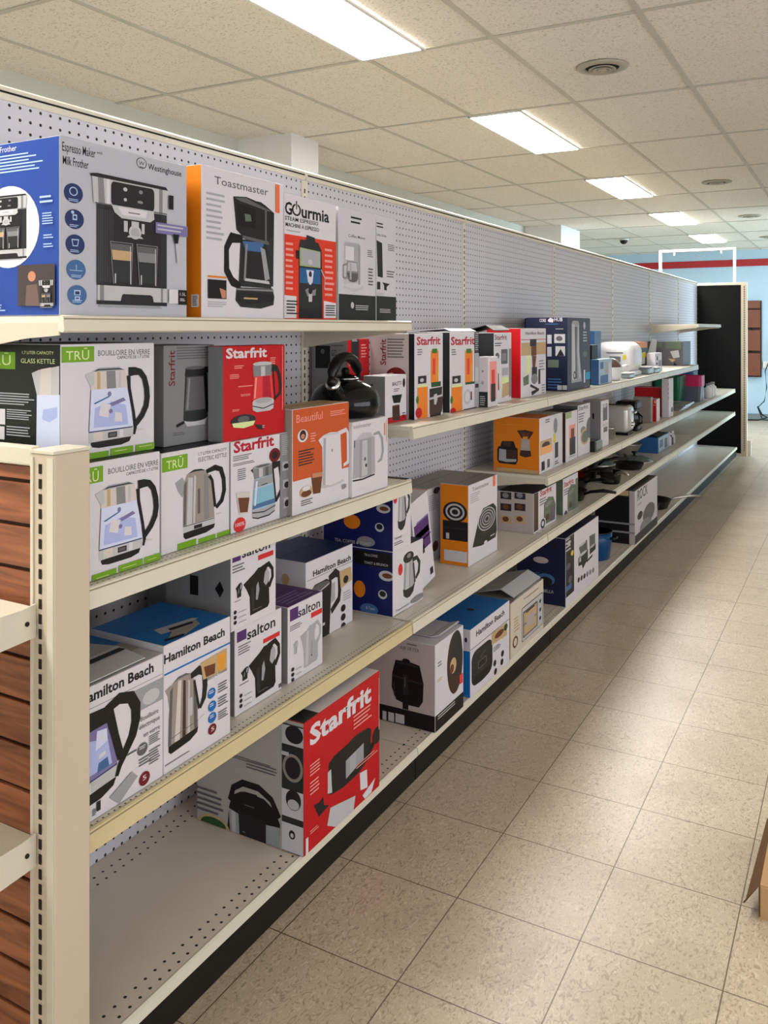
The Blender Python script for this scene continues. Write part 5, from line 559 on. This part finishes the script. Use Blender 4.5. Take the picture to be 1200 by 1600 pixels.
        A('greyd',[(.22,.1),(.96,.06),(1.0,.6),(.84,.92),(.5,1.0),(.24,.8)]); A('greeng',[(.24,.6),(.98,.62),(.86,.9),(.5,.98),(.28,.8)]); A('greyb',[(.3,.76),(.6,.84),(.8,.8),(.6,.7),(.36,.66)]); A('greeng',[(.26,.12),(.6,.1),(.6,.56),(.26,.58)]); A('brown2',[(.34,.2),(.56,.2),(.56,.4),(.34,.42)])
    elif kind=='waffle':
        A('ink',[(.0,.12),(.1,.0),(.9,-.02),(1.0,.14),(1.0,.66),(.86,.76),(.06,.72),(.0,.6)]); A('lightgrey',[(.08,.12),(.44,.06),(.44,.60),(.1,.62)]); A('lightgrey',[(.44,.06),(.92,.1),(.94,.22),(.44,.2)]); A('brown2',[(.46,.24),(.94,.26),(.94,.6),(.46,.6)]); A('ink',[(.14,.72),(.24,.96),(.8,.98),(.9,.74)]); A('brown2',rr_(.3,.74,.7,.94,.06))
    elif kind=='popcorn':
        A('brown2',[(.0,.96),(.5,1.0),(1.0,.94),(.9,.84),(.74,.68),(.28,.68),(.12,.84)]); A('brown',[(.2,.9),(.8,.9),(.7,.74),(.34,.74)]); A('amber',[(.34,.74),(.66,.76),(.6,.6),(.5,.68),(.36,.54)]); A('greyp2',[(.24,.66),(.74,.66),(.78,.24),(.22,.24)]); A('skin',[(.2,.62),(.4,.54),(.36,.48),(.24,.5)]); A('brown2',[(.2,.24),(.82,.24),(.86,.04),(.5,-.02),(.16,.04)]); A('greyp',R_(.3,.34,.68,.56))
    elif kind=='tower':
        A('greyb2',[(.1,.0),(.95,.0),(.74,.5),(.72,.98),(.62,1.02),(.2,1.02),(.1,.97)]); A('silver',[(.14,.05),(.5,.04),(.36,.5),(.36,.96),(.16,.97)]); A('greyd',[(.34,.92),(.56,.92),(.5,.5),(.58,.06),(.4,.06),(.42,.5)]); A('white3',[(.62,.96),(.68,.96),(.7,.5),(.84,.06),(.74,.06),(.6,.5)]); A('ink',ell(.34,.12,.09,.07)); A('silver',ell(.34,.12,.05,.04))
    elif kind=='nutri':
        A('greend',R_(.16,.86,.84,1.0)); A('ink',[(.08,.0),(.84,.02),(.94,.84),(.04,.82)]); A('brown2',[(.04,.5),(1.0,.56),(.96,.2),(.9,.1),(.1,.06),(.04,.12)]); A('silver',[(-.02,.56),(.96,.62),(.96,.56),(-.02,.50)]); A('silver',[(.34,.64),(.56,.66),(.6,.5),(.5,.34),(.36,.36)]); A('char',[(.2,.78),(.8,.8),(.8,.68),(.2,.68)])
    elif kind=='processor':
        A('greyd',[(.1,.78),(.5,.86),(.52,.5),(.2,.48)]); A('greyd',[(.62,.9),(.92,.86),(.92,.5),(.64,.5)]); A('char',[(.08,.46),(.54,.52),(.54,.2),(.3,.0),(.24,.16),(.08,.2)]); A('char',[(.64,.5),(.96,.5),(.94,.3),(.64,.28)]); A('silver',ell(.3,.5,.2,.05)); A('silver',ell(.78,.5,.14,.04)); A('silver',ell(.28,.82,.16,.04)); A('ink',[(.44,.16),(.8,.22),(.76,.14),(.5,.1)]); A('silver',R_(.12,.3,.2,.44))
    return o
ARTC={}
def build_box(d):
    x0,y0,z0,x1,y1,z1=d['b']; body,side,top=d['col']
    mb=MB(); ch=.0012; mt=mat(body,.42); ms=mat(side,.42); mtp=mat(top,.45)
    # carton shell with the fold lines of its closing flaps; each face has its printed ground colour
    mb.box((x0,y0,z0),(x1,y1,z1),mt,ch)
    e=.0003
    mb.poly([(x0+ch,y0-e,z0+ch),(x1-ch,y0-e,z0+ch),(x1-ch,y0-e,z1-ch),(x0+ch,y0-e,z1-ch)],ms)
    mb.poly([(x0+ch,y0+ch,z1+e),(x1-ch,y0+ch,z1+e),(x1-ch,y1-ch,z1+e),(x0+ch,y1-ch,z1+e)],mtp)
    xm=(x0+x1)/2; mb.box((xm-.0007,y0+.003,z1+.0002),(xm+.0007,y1-.003,z1+.0005),mat('flap_seam',.8,col=lin((60,54,48))))
    fr={'f':(lambda u,v,n:(x1+n,y0+u,z0+v),y1-y0,z1-z0),'s':(lambda u,v,n:(x0+u,y0-e-n,z0+v),x1-x0,z1-z0),'t':(lambda u,v,n:(x0+v,y0+u,z1+.0006+n),y1-y0,x1-x0)}
    cnt={'f':0,'s':0,'t':0}
    def put(face,col,pts):
        P,W,H=fr[face]; n=.0002+cnt[face]*.00004; cnt[face]+=1
        q=[(min(max(u,.0006),W-.0006),min(max(v,.0006),H-.0006)) for u,v in pts]
        # drop collapsed polygons that were clamped to the edge
        ar=sum(q[i][0]*q[(i+1)%len(q)][1]-q[(i+1)%len(q)][0]*q[i][1] for i in range(len(q)))
        if abs(ar)<1e-7: return
        mb.poly([P(u,v,n) for u,v in q],mat(col,.42))
    for it in d['a']:
        f,k=it[0],it[1]; P,W,H=fr[f]
        if k=='r': u0,v0,u1,v1=it[3]; put(f,it[2],R_(u0,v0,u1,v1))
        elif k=='e': cx,cy,rx,ry=it[3]; put(f,it[2],ell(cx,cy,rx,ry))
        elif k=='p': put(f,it[2],it[3])
        elif k=='l':
            u0,v0,u1,v1=it[3]; n=it[4]; h=(v1-v0)/n; rn=random.Random(int(u0*9999)+n)
            for i in range(n):
                a=v1-h*i-h*.25; put(f,it[2],R_(u0,a-h*.42,u0+(u1-u0)*(.72+.28*rn.random()),a))
        elif k=='t':
            vs,fs=text_geo(it[3],it[5]); u,v,w,h=it[4]; n=.0002+cnt[f]*.00004; cnt[f]+=1
            cl=lambda a,b:(min(max(a,.0006),W-.0006),min(max(b,.0006),H-.0006))
            if it[6]: pts=[cl(u-b*h,v+a*w) for a,b in vs]
            elif f=='t': pts=[cl(u+a*w,v+b*h) for a,b in vs]
            else: pts=[cl(u+a*w,v+b*h) for a,b in vs]
            mb.faces([P(a,b,n) for a,b in pts],fs,mat(it[2],.42))
        elif k=='k':
            if it[2] not in ARTC: ARTC[it[2]]=art(it[2])
            u0,v0,u1,v1=it[3]
            for col,p in ARTC[it[2]]: put(f,col,[(u0+a*(u1-u0),v0+b*(v1-v0)) for a,b in p])
    o=mb.build(d['n'],None,((x0+x1)/2,(y0+y1)/2,z0),recalc=False)
    tag(o,d['l'],d['c'],d['g']); return o
for d in BOXES: build_box(d)
# ------------------------------------------------------------------ real appliances and pans
# stovetop kettle on top of the two kettle boxes
def spin(a,cx,cy,ang):
    ca,sa=math.cos(ang),math.sin(ang); a.v=[(cx+(x-cx)*ca-(y-cy)*sa,cy+(x-cx)*sa+(y-cy)*ca,z) for x,y,z in a.v]; return a
kx,ky,kz=-.468,.236,1.1325
t=thing('stovetop_kettle','glossy black whistling stovetop kettle with arched handle, standing on the kettle boxes','kettle',(kx,ky,kz))
a=MB(); a.lathe([(.080,0),(.090,.003),(.099,.012),(.1035,.032),(.102,.050),(.095,.070),(.080,.087),(.058,.100),(.038,.106),(.036,.108)],M_ENAMEL,(kx,ky,kz),48); a.build('body',t,(kx,ky,kz))
a=MB(); a.lathe([(.038,.109),(.038,.113),(.030,.117),(.018,.121),(.012,.122),(.013,.134),(.009,.141),(.002,.142)],M_ENAMEL,(kx,ky,kz),32); kl=a.build('lid',t,(kx,ky,kz+.11))
a=MB(); a.lathe([(.0385,.1075),(.041,.109),(.0385,.1115)],M_CHROME,(kx,ky,kz),40); a.build('lid_ring',kl,(kx,ky,kz+.108))
a=MB(); a.tube([(kx+.02,ky-.055,kz+.05),(kx+.025,ky-.085,kz+.070),(kx+.03,ky-.108,kz+.088),(kx+.033,ky-.120,kz+.100)],[.032,.026,.020,.018],M_ENAMEL,20); ks=a.build('spout',t,(kx,ky-.06,kz+.06))
a=MB(); a.tube([(kx+.033,ky-.117,kz+.097),(kx+.035,ky-.124,kz+.104)],[.0215,.0215],M_CHROME,20); a.tube([(kx+.035,ky-.124,kz+.104),(kx+.036,ky-.132,kz+.112),(kx+.036,ky-.139,kz+.118)],[.016,.014,.007],M_BLKPL,16); a.build('whistle',ks,(kx+.03,ky-.12,kz+.1))
pts=[(kx,ky-.072+.0,kz+.094)]+[(kx,ky+.074*math.cos(PI-q*PI/10),kz+.110+.064*math.sin(q*PI/10)) for q in range(0,11)]+[(kx,ky+.072,kz+.094)]
a=MB(); a.tube(pts,[.008,.010,.012]+[.014]*7+[.012,.010,.008],M_BLKPL,14,1.3); kh=a.build('handle',t,(kx,ky,kz+.1))
a=MB()
for s in (-1,1): a.box((kx-.014,ky+s*.068-.010,kz+.086),(kx+.014,ky+s*.068+.010,kz+.099),M_CHROME)
a.build('handle_bracket',kh,(kx,ky,kz+.09))
def rbox(mb,a,b,mt,r,n=5,taper=0,topr=None):
    """box rounded along its long vertical profile (in x-z), extruded along y, ends rounded by scaling"""
    (x0,y0,z0),(x1,y1,z1)=a,b; prof=rr_(x0,z0,x1,z1,r,n); rings=[]
    cx,cz=(x0+x1)/2,(z0+z1)/2
    L=[]
    for k in range(n+1): t_=k/n*PI/2; L.append((y0+r*(1-math.sin(t_)),r*(1-math.cos(t_))))
    L=L[::-1]; L=[(y0+r*(1-math.cos(k/n*PI/2)),r*(1-math.sin(k/n*PI/2))) for k in range(n+1)]+[(y1-r*(1-math.cos(k/n*PI/2)),r*(1-math.sin(k/n*PI/2))) for k in range(n,-1,-1)]
    vs=[];fs=[];m_=len(prof)
    for y,ins in L:
        sx=1-ins/((x1-x0)/2); sz=1-ins/((z1-z0)/2)
        for px,pz in prof: vs.append((cx+(px-cx)*sx,y,cz+(pz-cz)*sz))
    for k in range(len(L)-1):
        for i in range(m_): j=(i+1)%m_; fs.append((k*m_+i,k*m_+j,(k+1)*m_+j,(k+1)*m_+i))
    fs.append(tuple(range(m_))); fs.append(tuple(range((len(L)-1)*m_,len(L)*m_))[::-1]); mb.faces(vs,fs,mt,True)
# chrome and white toaster on the third level
M_APPW=mat('appliance_white',.25,col=lin((222,222,224))); M_APPG=mat('appliance_grey',.3,.6,col=lin((150,150,150)))
t=thing('toaster','grey white long slot toaster with chrome lever end facing the aisle','toaster',(-.48,3.44,.735))
a=MB(); rbox(a,(-.610,3.36,.750),(-.385,3.53,.915),mat('toaster_body',.28,.35,col=lin((190,188,186))),.028); a.build('body',t,(-.48,3.44,.735))
a=MB(); a.box((-.605,3.375,.737),(-.39,3.52,.752),M_BLKPL); a.build('base',t,(-.48,3.44,.735))
for yy in (3.41,3.465):
    a=MB(); a.box((-.58,yy,.9152),(-.41,yy+.028,.9165),M_DARK); a.build('slot',t,(-.48,yy,.915))
a=MB(); a.box((-.386,3.415,.775),(-.379,3.475,.895),M_CHROME); ep=a.build('end_plate',t,(-.385,3.44,.77),bevel=.003)
a=MB(); a.box((-.379,3.425,.868),(-.355,3.465,.880),M_CHROME); a.build('lever',ep,(-.37,3.44,.87),bevel=.003)
a=MB(); a.lathe([(.014,0),(.014,.010),(.010,.014)],M_CHROME,(0,0,0),20); a.v=[(-.379+p[2],3.445+p[0],.80+p[1]) for p in a.v]; a.build('dial',ep,(-.38,3.44,.8))
# measuring cup and black adapter before the toaster
t=thing('metal_cup','small shiny steel cup in front of the toaster','cup',(-.43,3.10,.735))
a=MB(); a.lathe([(.026,0),(.030,.004),(.033,.070),(.036,.074),(.034,.074),(.030,.006),(.002,.004)],M_CHROME,(-.43,3.10,.7355),28); a.build('body',t,(-.43,3.10,.735))
a=MB(); a.tube([(-.43,3.135,.798),(-.43,3.165,.795),(-.43,3.168,.77),(-.43,3.133,.752)],.004,M_CHROME,8); a.build('handle',t,(-.43,3.13,.77))
t=thing('power_adapter','black chunky plug lying beside the steel cup','plug',(-.50,3.235,.735))
a=MB(); a.box((-.54,3.20,.736),(-.465,3.27,.800),M_BLKPL,.012); a.build('body',t,(-.50,3.235,.735))
a=MB(); a.tube([(-.54,3.235,.76),(-.60,3.24,.75),(-.66,3.22,.742)],.005,M_BLKPL,8); a.build('cord',t,(-.55,3.23,.75))
# small waffle base under the can opener box
t=thing('food_scale','low grey glass topped kitchen scale tray with black end','scale',(-.44,2.66,.735))
a=MB(); a.box((-.50,2.595,.7355),(-.37,2.72,.790),mat('glass_grey',.15,col=lin((96,104,102))),.006); a.build('tray',t,(-.44,2.66,.735))
a=MB(); a.box((-.505,2.575,.7355),(-.372,2.594,.792),M_BLKPL,.003); a.build('end_panel',t,(-.44,2.585,.735))
# black coffee maker
t=thing('coffee_maker','small black coffee maker between the toaster and the tan box','coffee maker',(-.44,3.70,.735))
a=MB(); a.box((-.53,3.615,.7355),(-.385,3.76,.765),M_BLKPL,.01); a.build('base',t,(-.44,3.7,.735))
a=MB(); a.box((-.53,3.62,.765),(-.475,3.755,.87),M_BLKPL,.008); a.build('column',t,(-.5,3.7,.765))
a=MB(); a.box((-.53,3.615,.87),(-.39,3.76,.925),M_BLKPL,.012); a.build('brew_head',t,(-.45,3.7,.87))
a=MB(); a.lathe([(.036,0),(.044,.01),(.046,.05),(.036,.085),(.038,.090)],mat('smoked_glass',.05,col=lin((30,30,32))),(-.428,3.69,.767),28); cf=a.build('carafe',t,(-.43,3.69,.766))
a=MB(); a.tube([(-.390,3.66,.845),(-.365,3.64,.83),(-.365,3.64,.79),(-.388,3.66,.78)],.007,M_BLKPL,8); a.build('carafe_handle',cf,(-.38,3.65,.8))
# bread maker
t=thing('bread_maker','large glossy white rounded bread maker on the eye level shelf','bread maker',(-.50,3.72,1.085))
a=MB(); rbox(a,(-.655,3.52,1.105),(-.40,3.86,1.305),M_APPW,.07,8); a.build('body',t,(-.5,3.7,1.1))
a=MB(); a.box((-.635,3.55,1.0855),(-.41,3.84,1.118),M_APPW,.01); a.build('base',t,(-.5,3.7,1.085))
a=MB(); a.box((-.56,3.5165,1.235),(-.455,3.5195,1.24),M_DARK); a.box((-.54,3.5145,1.18),(-.47,3.5195,1.215),M_APPG); cpn=a.build('control_panel',t,(-.5,3.52,1.2))
a=MB(); a.box((-.453,3.515,1.195),(-.435,3.5195,1.225),mat('yellow',.4)); tag(a.build('energy_sticker',t,(-.44,3.52,1.2)),'yellow sticker')
t=thing('gravy_boat_pot','white oval pot with a glossy brown lid in front of the bread maker','pot',(-.43,3.16,1.085))
a=MB(); a.lathe([(.060,0),(.074,.006),(.080,.03),(.084,.070),(.086,.078),(.080,.078)],M_APPW,(-.445,3.16,1.0855),36,.8,1.25); a.build('body',t,(-.44,3.16,1.085))
a=MB(); a.lathe([(.082,.078),(.080,.086),(.068,.104),(.045,.122),(.018,.130),(.002,.131)],mat('brown_lid',.2,col=lin((84,66,60))),(-.445,3.16,1.0855),36,.8,1.25); a.build('lid',t,(-.44,3.16,1.16))
a=MB(); a.tube([(-.40,3.25,1.155),(-.385,3.29,1.165),(-.375,3.315,1.162)],[.012,.010,.008],M_APPW,10); a.build('handle',t,(-.39,3.28,1.16))
GL=mat('clear_plastic',.08,col=lin((170,184,182)),trans=.5)
for i,(x,y,w_,l_,h) in enumerate(((-.40,3.41,.03,.07,.03),(-.42,3.965,.045,.07,.045),(-.40,4.15,.035,.07,.035))):
    t=thing('food_container','clear lidded food container, %s'%('flat one beside the brown lidded pot','larger one in front of the orange box','the one nearest the small white box')[i],'container',(x,y,1.085),'clear food containers')
    a=MB(); a.box((x-w_,y-l_,1.0855),(x+w_,y+l_,1.0855+h),GL,.008); a.build('tub',t,(x,y,1.085))
    a=MB(); a.box((x-w_-.004,y-l_-.004,1.0857+h),(x+w_+.004,y+l_+.004,1.0925+h),M_APPW,.003); a.build('lid',t,(x,y,1.085+h))
t=thing('paper_leaflet','folded grey leaflet sticking up behind the mixer box','leaflet',(-.62,5.25,1.085))
a=MB(); a.prism([(-.70,1.0855),(-.62,1.0855),(-.60,1.30),(-.64,1.31)],'y',5.24,5.245,mat('silver',.42)); a.build('sheet',t,(-.62,5.24,1.085))
# frying pans, pots and lids jumbled on the shelf above the bottom deck
M_PAN=mat('nonstick_black',.3,col=lin((14,15,17))); M_PANR=mat('dark_red_enamel',.3,col=lin((70,10,14))); M_LIDG=mat('lid_glass',.06,col=lin((120,140,138)),trans=.55)
def pan(x,y,z,r,h,ang,label,mt=None,hl=.17,steel=False,name='frying_pan'):
    mt=mt or M_PAN; t=thing(name,label,'pan' if name=='frying_pan' else 'pot',(x,y,z),'dark pans and pots heaped on the shelf')
    a=MB(); a.lathe([(r*.74,0),(r*.80,.003),(r*.97,h),(r*1.0,h+.003),(r*.97,h+.002),(r*.77,.006),(.001,.005)],mt,(x,y,z+.0005),36); a.build('bowl',t,(x,y,z))
    ca,sa=math.cos(ang),math.sin(ang)
    a=MB(); a.tube([(x+ca*q*1.0,y+sa*q,z+hh) for q,hh in ((r*.95,h*.8),(r+.03,h+.006),(r+hl*.6,h+.02),(r+hl,h+.018))],[.007,.008,.0095,.007],M_STEEL if steel else M_BLKPL,10,1.4); a.build('handle',t,(x+ca*r,y+sa*r,z+h))
    return t
pan(-.50,2.52,.485,.10,.05,-.2,'black frying pan right behind the grey cooker boxes, handle toward the aisle')
pan(-.60,2.84,.485,.12,.055,-.3,'wide black pan, lowest of the stack under the red rimmed pan')
pan(-.60,2.85,.544,.110,.05,-.3,'dark red rimmed pan stacked on the wide black pan',M_PANR)
pan(-.60,3.15,.485,.09,.11,.4,'deep black stock pot at the back of the shelf behind the pans',name='stock_pot')
pan(-.425,3.10,.485,.065,.07,-.9,'small black saucepan with steel handle in the heap of pans',steel=True,name='saucepan')
pan(-.60,3.42,.485,.12,.05,1.3,'black frying pan partly under the glass lid',)
pan(-.46,3.68,.485,.10,.035,1.9,'shallow dark frying pan nearest the shelf edge, handle pointing back')
def lid(x,y,z,r,label):
    t=thing('glass_cover',label,'lid',(x,y,z),'glass pan lids')
    a=MB(); a.lathe([(r,0),(r*.97,.008),(r*.8,.022),(r*.5,.036),(r*.15,.042),(.002,.042)],M_LIDG,(x,y,z+.001),40); a.build('dome',t,(x,y,z))
    a=MB(); a.lathe([(r+.002,0),(r+.003,.004),(r-.001,.008)],M_CHROME,(x,y,z+.0005),40); a.build('rim',t,(x,y,z))
    a=MB(); a.lathe([(.008,.041),(.009,.052),(.020,.060),(.018,.068),(.002,.070)],M_BLKPL,(x,y,z),20); a.build('knob',t,(x,y,z+.045))
lid(-.60,3.42,.5395,.118,'glass pan lid with black knob resting on a frying pan'); lid(-.50,4.02,.485,.12,'large glass pan lid lying flat near the blue box')
t=thing('colander','grey steel strainer bowl behind the large glass lid','strainer',(-.62,4.28,.485))
a=MB(); a.lathe([(.05,0),(.06,.004),(.10,.06),(.115,.085),(.118,.085),(.112,.08),(.05,.008),(.002,.006)],M_STEEL,(-.62,4.28,.4855),36); a.build('bowl',t,(-.62,4.28,.485))
t=thing('storage_crate','teal blue box with pale label at the right end of the pans','box',(-.54,4.62,.485))
a=MB(); a.box((-.68,4.45,.4855),(-.43,4.85,.60),mat('tealb',.4),.003); a.build('body',t,(-.54,4.6,.485))
a=MB(); a.box((-.4295,4.47,.49),(-.4285,4.83,.595),mat('paleblue3',.4)); a.box((-.4284,4.50,.52),(-.4279,4.62,.575),mat('steelblue',.4)); a.box((-.4284,4.68,.50),(-.4279,4.78,.57),mat('greyd',.4)); tag(a.build('label',t,(-.43,4.6,.49)),'pale printed label')
t=thing('plastic_lid_sheet','dark plastic tray lid lying across the teal box','tray',(-.56,4.6,.605))
a=MB(); a.prism([(-.66,.602),(-.60,.634),(-.50,.62),(-.44,.602)],'y',4.5,4.75,M_BLKPL); a.build('tray',t,(-.56,4.6,.602))
for i,(y,h,c) in enumerate(((4.93,.09,'white'),(5.01,.075,'greyd'),(5.08,.085,'white2'))):
    t=thing('small_bottle','%s on the pan shelf right of the teal box'%('small white bottle','small dark bottle','pale bottle, last in the row')[i],'bottle',(-.45,y,.485),'small bottles beyond the teal box')
    a=MB(); a.lathe([(.022,0),(.024,.004),(.024,h*.7),(.012,h*.85),(.011,h)],mat(c,.4),(-.45,y,.4855),20); a.build('body',t,(-.45,y,.485))
    a=MB(); a.lathe([(.013,h),(.013,h+.014),(.002,h+.015)],M_APPW,(-.45,y,.4855),16); a.build('cap',t,(-.45,y,.485+h))
# flat trays and plates, then tubs on the third level
for i in range(4):
    x,y,z=-.50+.01*i,5.32+.03*i,.7355+.011*i
    a=MB(); a.box((x-.13,y-.20,z),(x+.10,y+.20,z+.002),M_STEEL); a.box((x-.13,y-.20,z+.002),(x-.125,y+.20,z+.010),M_STEEL); a.box((x+.095,y-.20,z+.002),(x+.10,y+.20,z+.010),M_STEEL); a.box((x-.125,y-.20,z+.002),(x+.095,y-.195,z+.010),M_STEEL); a.box((x-.125,y+.195,z+.002),(x+.095,y+.20,z+.010),M_STEEL)
    tag(a.build('baking_tray',None,(x,y,z)),'grey baking tray, %s of the flat pile below the coloured tubs'%('lowest','second from bottom','third from bottom','topmost')[i],'tray','flat baking trays in a pile')
def tub(x,y,z,w_,l_,h,cb,cr,label,ch=.6):
    t=thing('storage_tub',label,'tub',(x,y,z),'coloured plastic tubs')
    def ring(w1,l1,w2,l2,za,zb,mt,nm,th=.004):
        a=MB(); o0=rr_(x-w1,y-l1,x+w1,y+l1,.02,4); o1=rr_(x-w2,y-l2,x+w2,y+l2,.025,4); i0=rr_(x-w1+th,y-l1+th,x+w1-th,y+l1-th,.017,4); i1=rr_(x-w2+th,y-l2+th,x+w2-th,y+l2-th,.022,4); n=len(o0)
        vs=[(p[0],p[1],za) for p in o0]+[(p[0],p[1],zb) for p in o1]+[(p[0],p[1],zb) for p in i1]+[(p[0],p[1],za+.003) for p in i0]
        fs=[]
        for k in range(3): fs+=[(k*n+i,k*n+(i+1)%n,(k+1)*n+(i+1)%n,(k+1)*n+i) for i in range(n)]
        fs.append(tuple(range(n-1,-1,-1))); fs.append(tuple(range(3*n,4*n))); a.faces(vs,fs,mt,False); a.build(nm,t,(x,y,za))
    ring(w_*.86,l_*.86,w_*.96,l_*.96,z,z+h*ch,mat(cb,.35),'body')
    a=MB(); o=rr_(x-w_,y-l_,x+w_,y+l_,.025,4); i=rr_(x-w_*.9,y-l_*.9,x+w_*.9,y+l_*.9,.022,4); n=len(o)
    vs=[(p[0],p[1],z+h*ch+.0005) for p in o]+[(p[0],p[1],z+h) for p in o]+[(p[0],p[1],z+h) for p in i]+[(p[0],p[1],z+h*ch+.0005) for p in i]
    fs=[]
    for k in range(4): fs+=[(k*n+q,k*n+(q+1)%n,((k+1)%4)*n+(q+1)%n,((k+1)%4)*n+q) for q in range(n)]
    a.faces(vs,fs,mat(cr,.35)); a.build('rim',t,(x,y,z+h*ch))
tub(-.62,5.90,.7355,.11,.15,.24,'tubgreen','tubgreen','dark green plastic tub at the end of the third level')
tub(-.50,6.17,.7355,.115,.10,.235,'tubgrey','pink','grey tub with a bright pink rim at the end of the third level')
tub(-.60,6.48,.7355,.10,.14,.26,'tealb','tealb','tall teal tub behind the pink rimmed tub')
for i,y in enumerate((6.60,6.75,6.90)):
    t=thing('small_bottle','%s white bottle right of the coloured tubs'%('nearest','middle','farthest')[i],'bottle',(-.40,y,.735),'white bottles beside the tubs')
    a=MB(); a.lathe([(.03,0),(.034,.005),(.034,.09),(.015,.11),(.014,.12)],M_APPW,(-.41,y,.7355),20); a.build('body',t,(-.4,y,.735))
    a=MB(); a.lathe([(.017,.12),(.017,.138),(.002,.139)],mat('greyb',.4),(-.41,y,.7355),16); a.build('cap',t,(-.4,y,.855))
# bottom deck: blue pot and two pans beyond the black and white carton
t=thing('stock_pot','deep blue round stock pot on the bottom deck beside the processor box','pot',(-.46,2.87,.10))
a=MB(); a.lathe([(.088,0),(.096,.004),(.108,.10),(.110,.150),(.107,.150),(.102,.10),(.09,.008),(.002,.006)],mat('pot_blue',.3,col=lin((8,66,112))),(-.47,2.87,.1005),40); a.build('body',t,(-.46,2.87,.1))
a=MB(); a.lathe([(.108,.150),(.113,.153),(.113,.158),(.107,.158),(.106,.150)],M_BLKPL,(-.47,2.87,.1005),40); a.build('rim',t,(-.46,2.87,.25))
for s in (-1,1):
    a=MB(); a.tube([(-.47+s*.108,2.85,.22),(-.47+s*.135,2.855,.225),(-.47+s*.135,2.885,.225),(-.47+s*.108,2.89,.22)],.007,M_BLKPL,10); a.build('handle',t,(-.47+s*.12,2.87,.22))
pan(-.44,4.10,.10,.09,.085,2.9,'small black round pot on the bottom deck beside the black and white box',name='stock_pot')
t=pan(-.47,4.42,.10,.14,.06,.55,'wide black wok on the bottom deck, steel handle pointing down the aisle',steel=True,hl=.22)
# leaning kettle box on the shelf next to the dark blue breakfast sets
yl,zl=.66,.4865
t=thing('leaning_kettle_box','white and purple kettle box leaning against the orange burner box','box',(-.48,.80,zl))
a=MB(); W_,H_,D_=.13,.32,.14; ang=math.radians(-12)
def LT(p): # tilt about the lower right edge so that it leans
    x,u,v=p; return (x,.825+(u-W_)*math.cos(ang)+v*math.sin(ang)+.0,zl+.002-(u-W_)*math.sin(ang)*-1*-1*0+v*math.cos(ang)-(u-W_)*math.sin(ang))
def LB(a0,b0,mt): 
    q=MB(); q.box(a0,b0,mt); a.faces([LT(p) for p in q.v],q.f,mt)
zmin=0
LB((-.60,0,0),(-.46,W_,H_),mat('white',.42))
for (u0,v0,u1,v1,c) in ((.01,.13,.12,.235,'purple'),(.016,.185,.115,.202,'lilacw'),(.03,.18,.12,.186,'lilac'),(.03,.165,.13,.170,'lilac'),(.03,.235,.12,.241,'lilac'),(.02,.118,.07,.15,'ink'),(.095,.02,.118,.045,'ink')):
    a.faces([LT(p) for p in ((-.4594,u0,v0),(-.4594,u1,v0),(-.4594,u1,v1),(-.4594,u0,v1))],[(0,1,2,3)],mat(c,.42))
lo=min(p[2] for p in a.v); a.v=[(p[0],p[1],p[2]-lo+zl) for p in a.v]
a.build('carton',t,(-.48,.8,zl))
# raised carton flaps
def flap(box,prof,y0,y1,key,nm='top_flap'):
    o=bpy.data.objects.get(box); a=MB(); a.prism(prof,'y',y0,y1,mat(key,.45)); a.build(nm,o,(prof[0][0],y0,prof[0][1]))
for o in list(bpy.data.objects):
    lb=o.get('label','')
    if 'second from the kettle' in lb:
        z=1.3775; a=MB(); a.prism([(-.60,z),(-.46,z+.010),(-.435,z+.001),(-.435,z+.0025),(-.46,z+.0125),(-.60,z+.002)],'y',.90,1.13,mat('white2',.42)); a.build('top_flap',o,(-.5,.9,z))
    if 'grey hand blender and small red lettering' in lb:
        z=1.3735; a=MB(); a.prism([(-.58,z),(-.47,z+.026),(-.435,z+.006),(-.435,z+.009),(-.47,z+.030),(-.58,z+.003)],'y',1.31,1.49,mat('blackgreen',.42)); a.build('top_flap',o,(-.5,1.3,z))
    if 'large black handled glass kettle' in lb:
        z=o.location.z+.2485; a=MB(); a.prism([(-.55,z),(-.45,z+.012),(-.375,z+.003),(-.375,z+.005),(-.45,z+.014),(-.55,z+.002)],'y',-.82,-.66,mat('white3',.42)); f_=a.build('top_flap',o,(-.5,-.8,z))
        a=MB(); a.box((-.44,-.815,z+.0132),(-.425,-.665,z+.0142),M_BLKPL); a.build('black_band',f_,(-.43,-.8,z+.013))
    if 'pale cream toaster oven box' in lb:
        z=o.location.z+o.dimensions.z-.0005; a=MB(); a.prism([(-.52,z),(-.40,z+.030),(-.345,z+.006),(-.345,z+.008),(-.40,z+.033),(-.52,z+.002)],'y',1.30,1.62,mat('silver',.42)); a.build('top_flap',o,(-.5,1.3,z))
# open carton flap on the air fryer box
t=bpy.data.objects.get('air_fryer_box')
a=MB(); a.prism([(-.56,.3825),(-.36,.3825),(-.335,.392),(-.34,.394),(-.37,.3845),(-.56,.3845)],'y',.60,.755,mat('white2',.42)); a.build('top_flap',t,(-.4,.68,.383))
print('objects',len(bpy.data.objects))
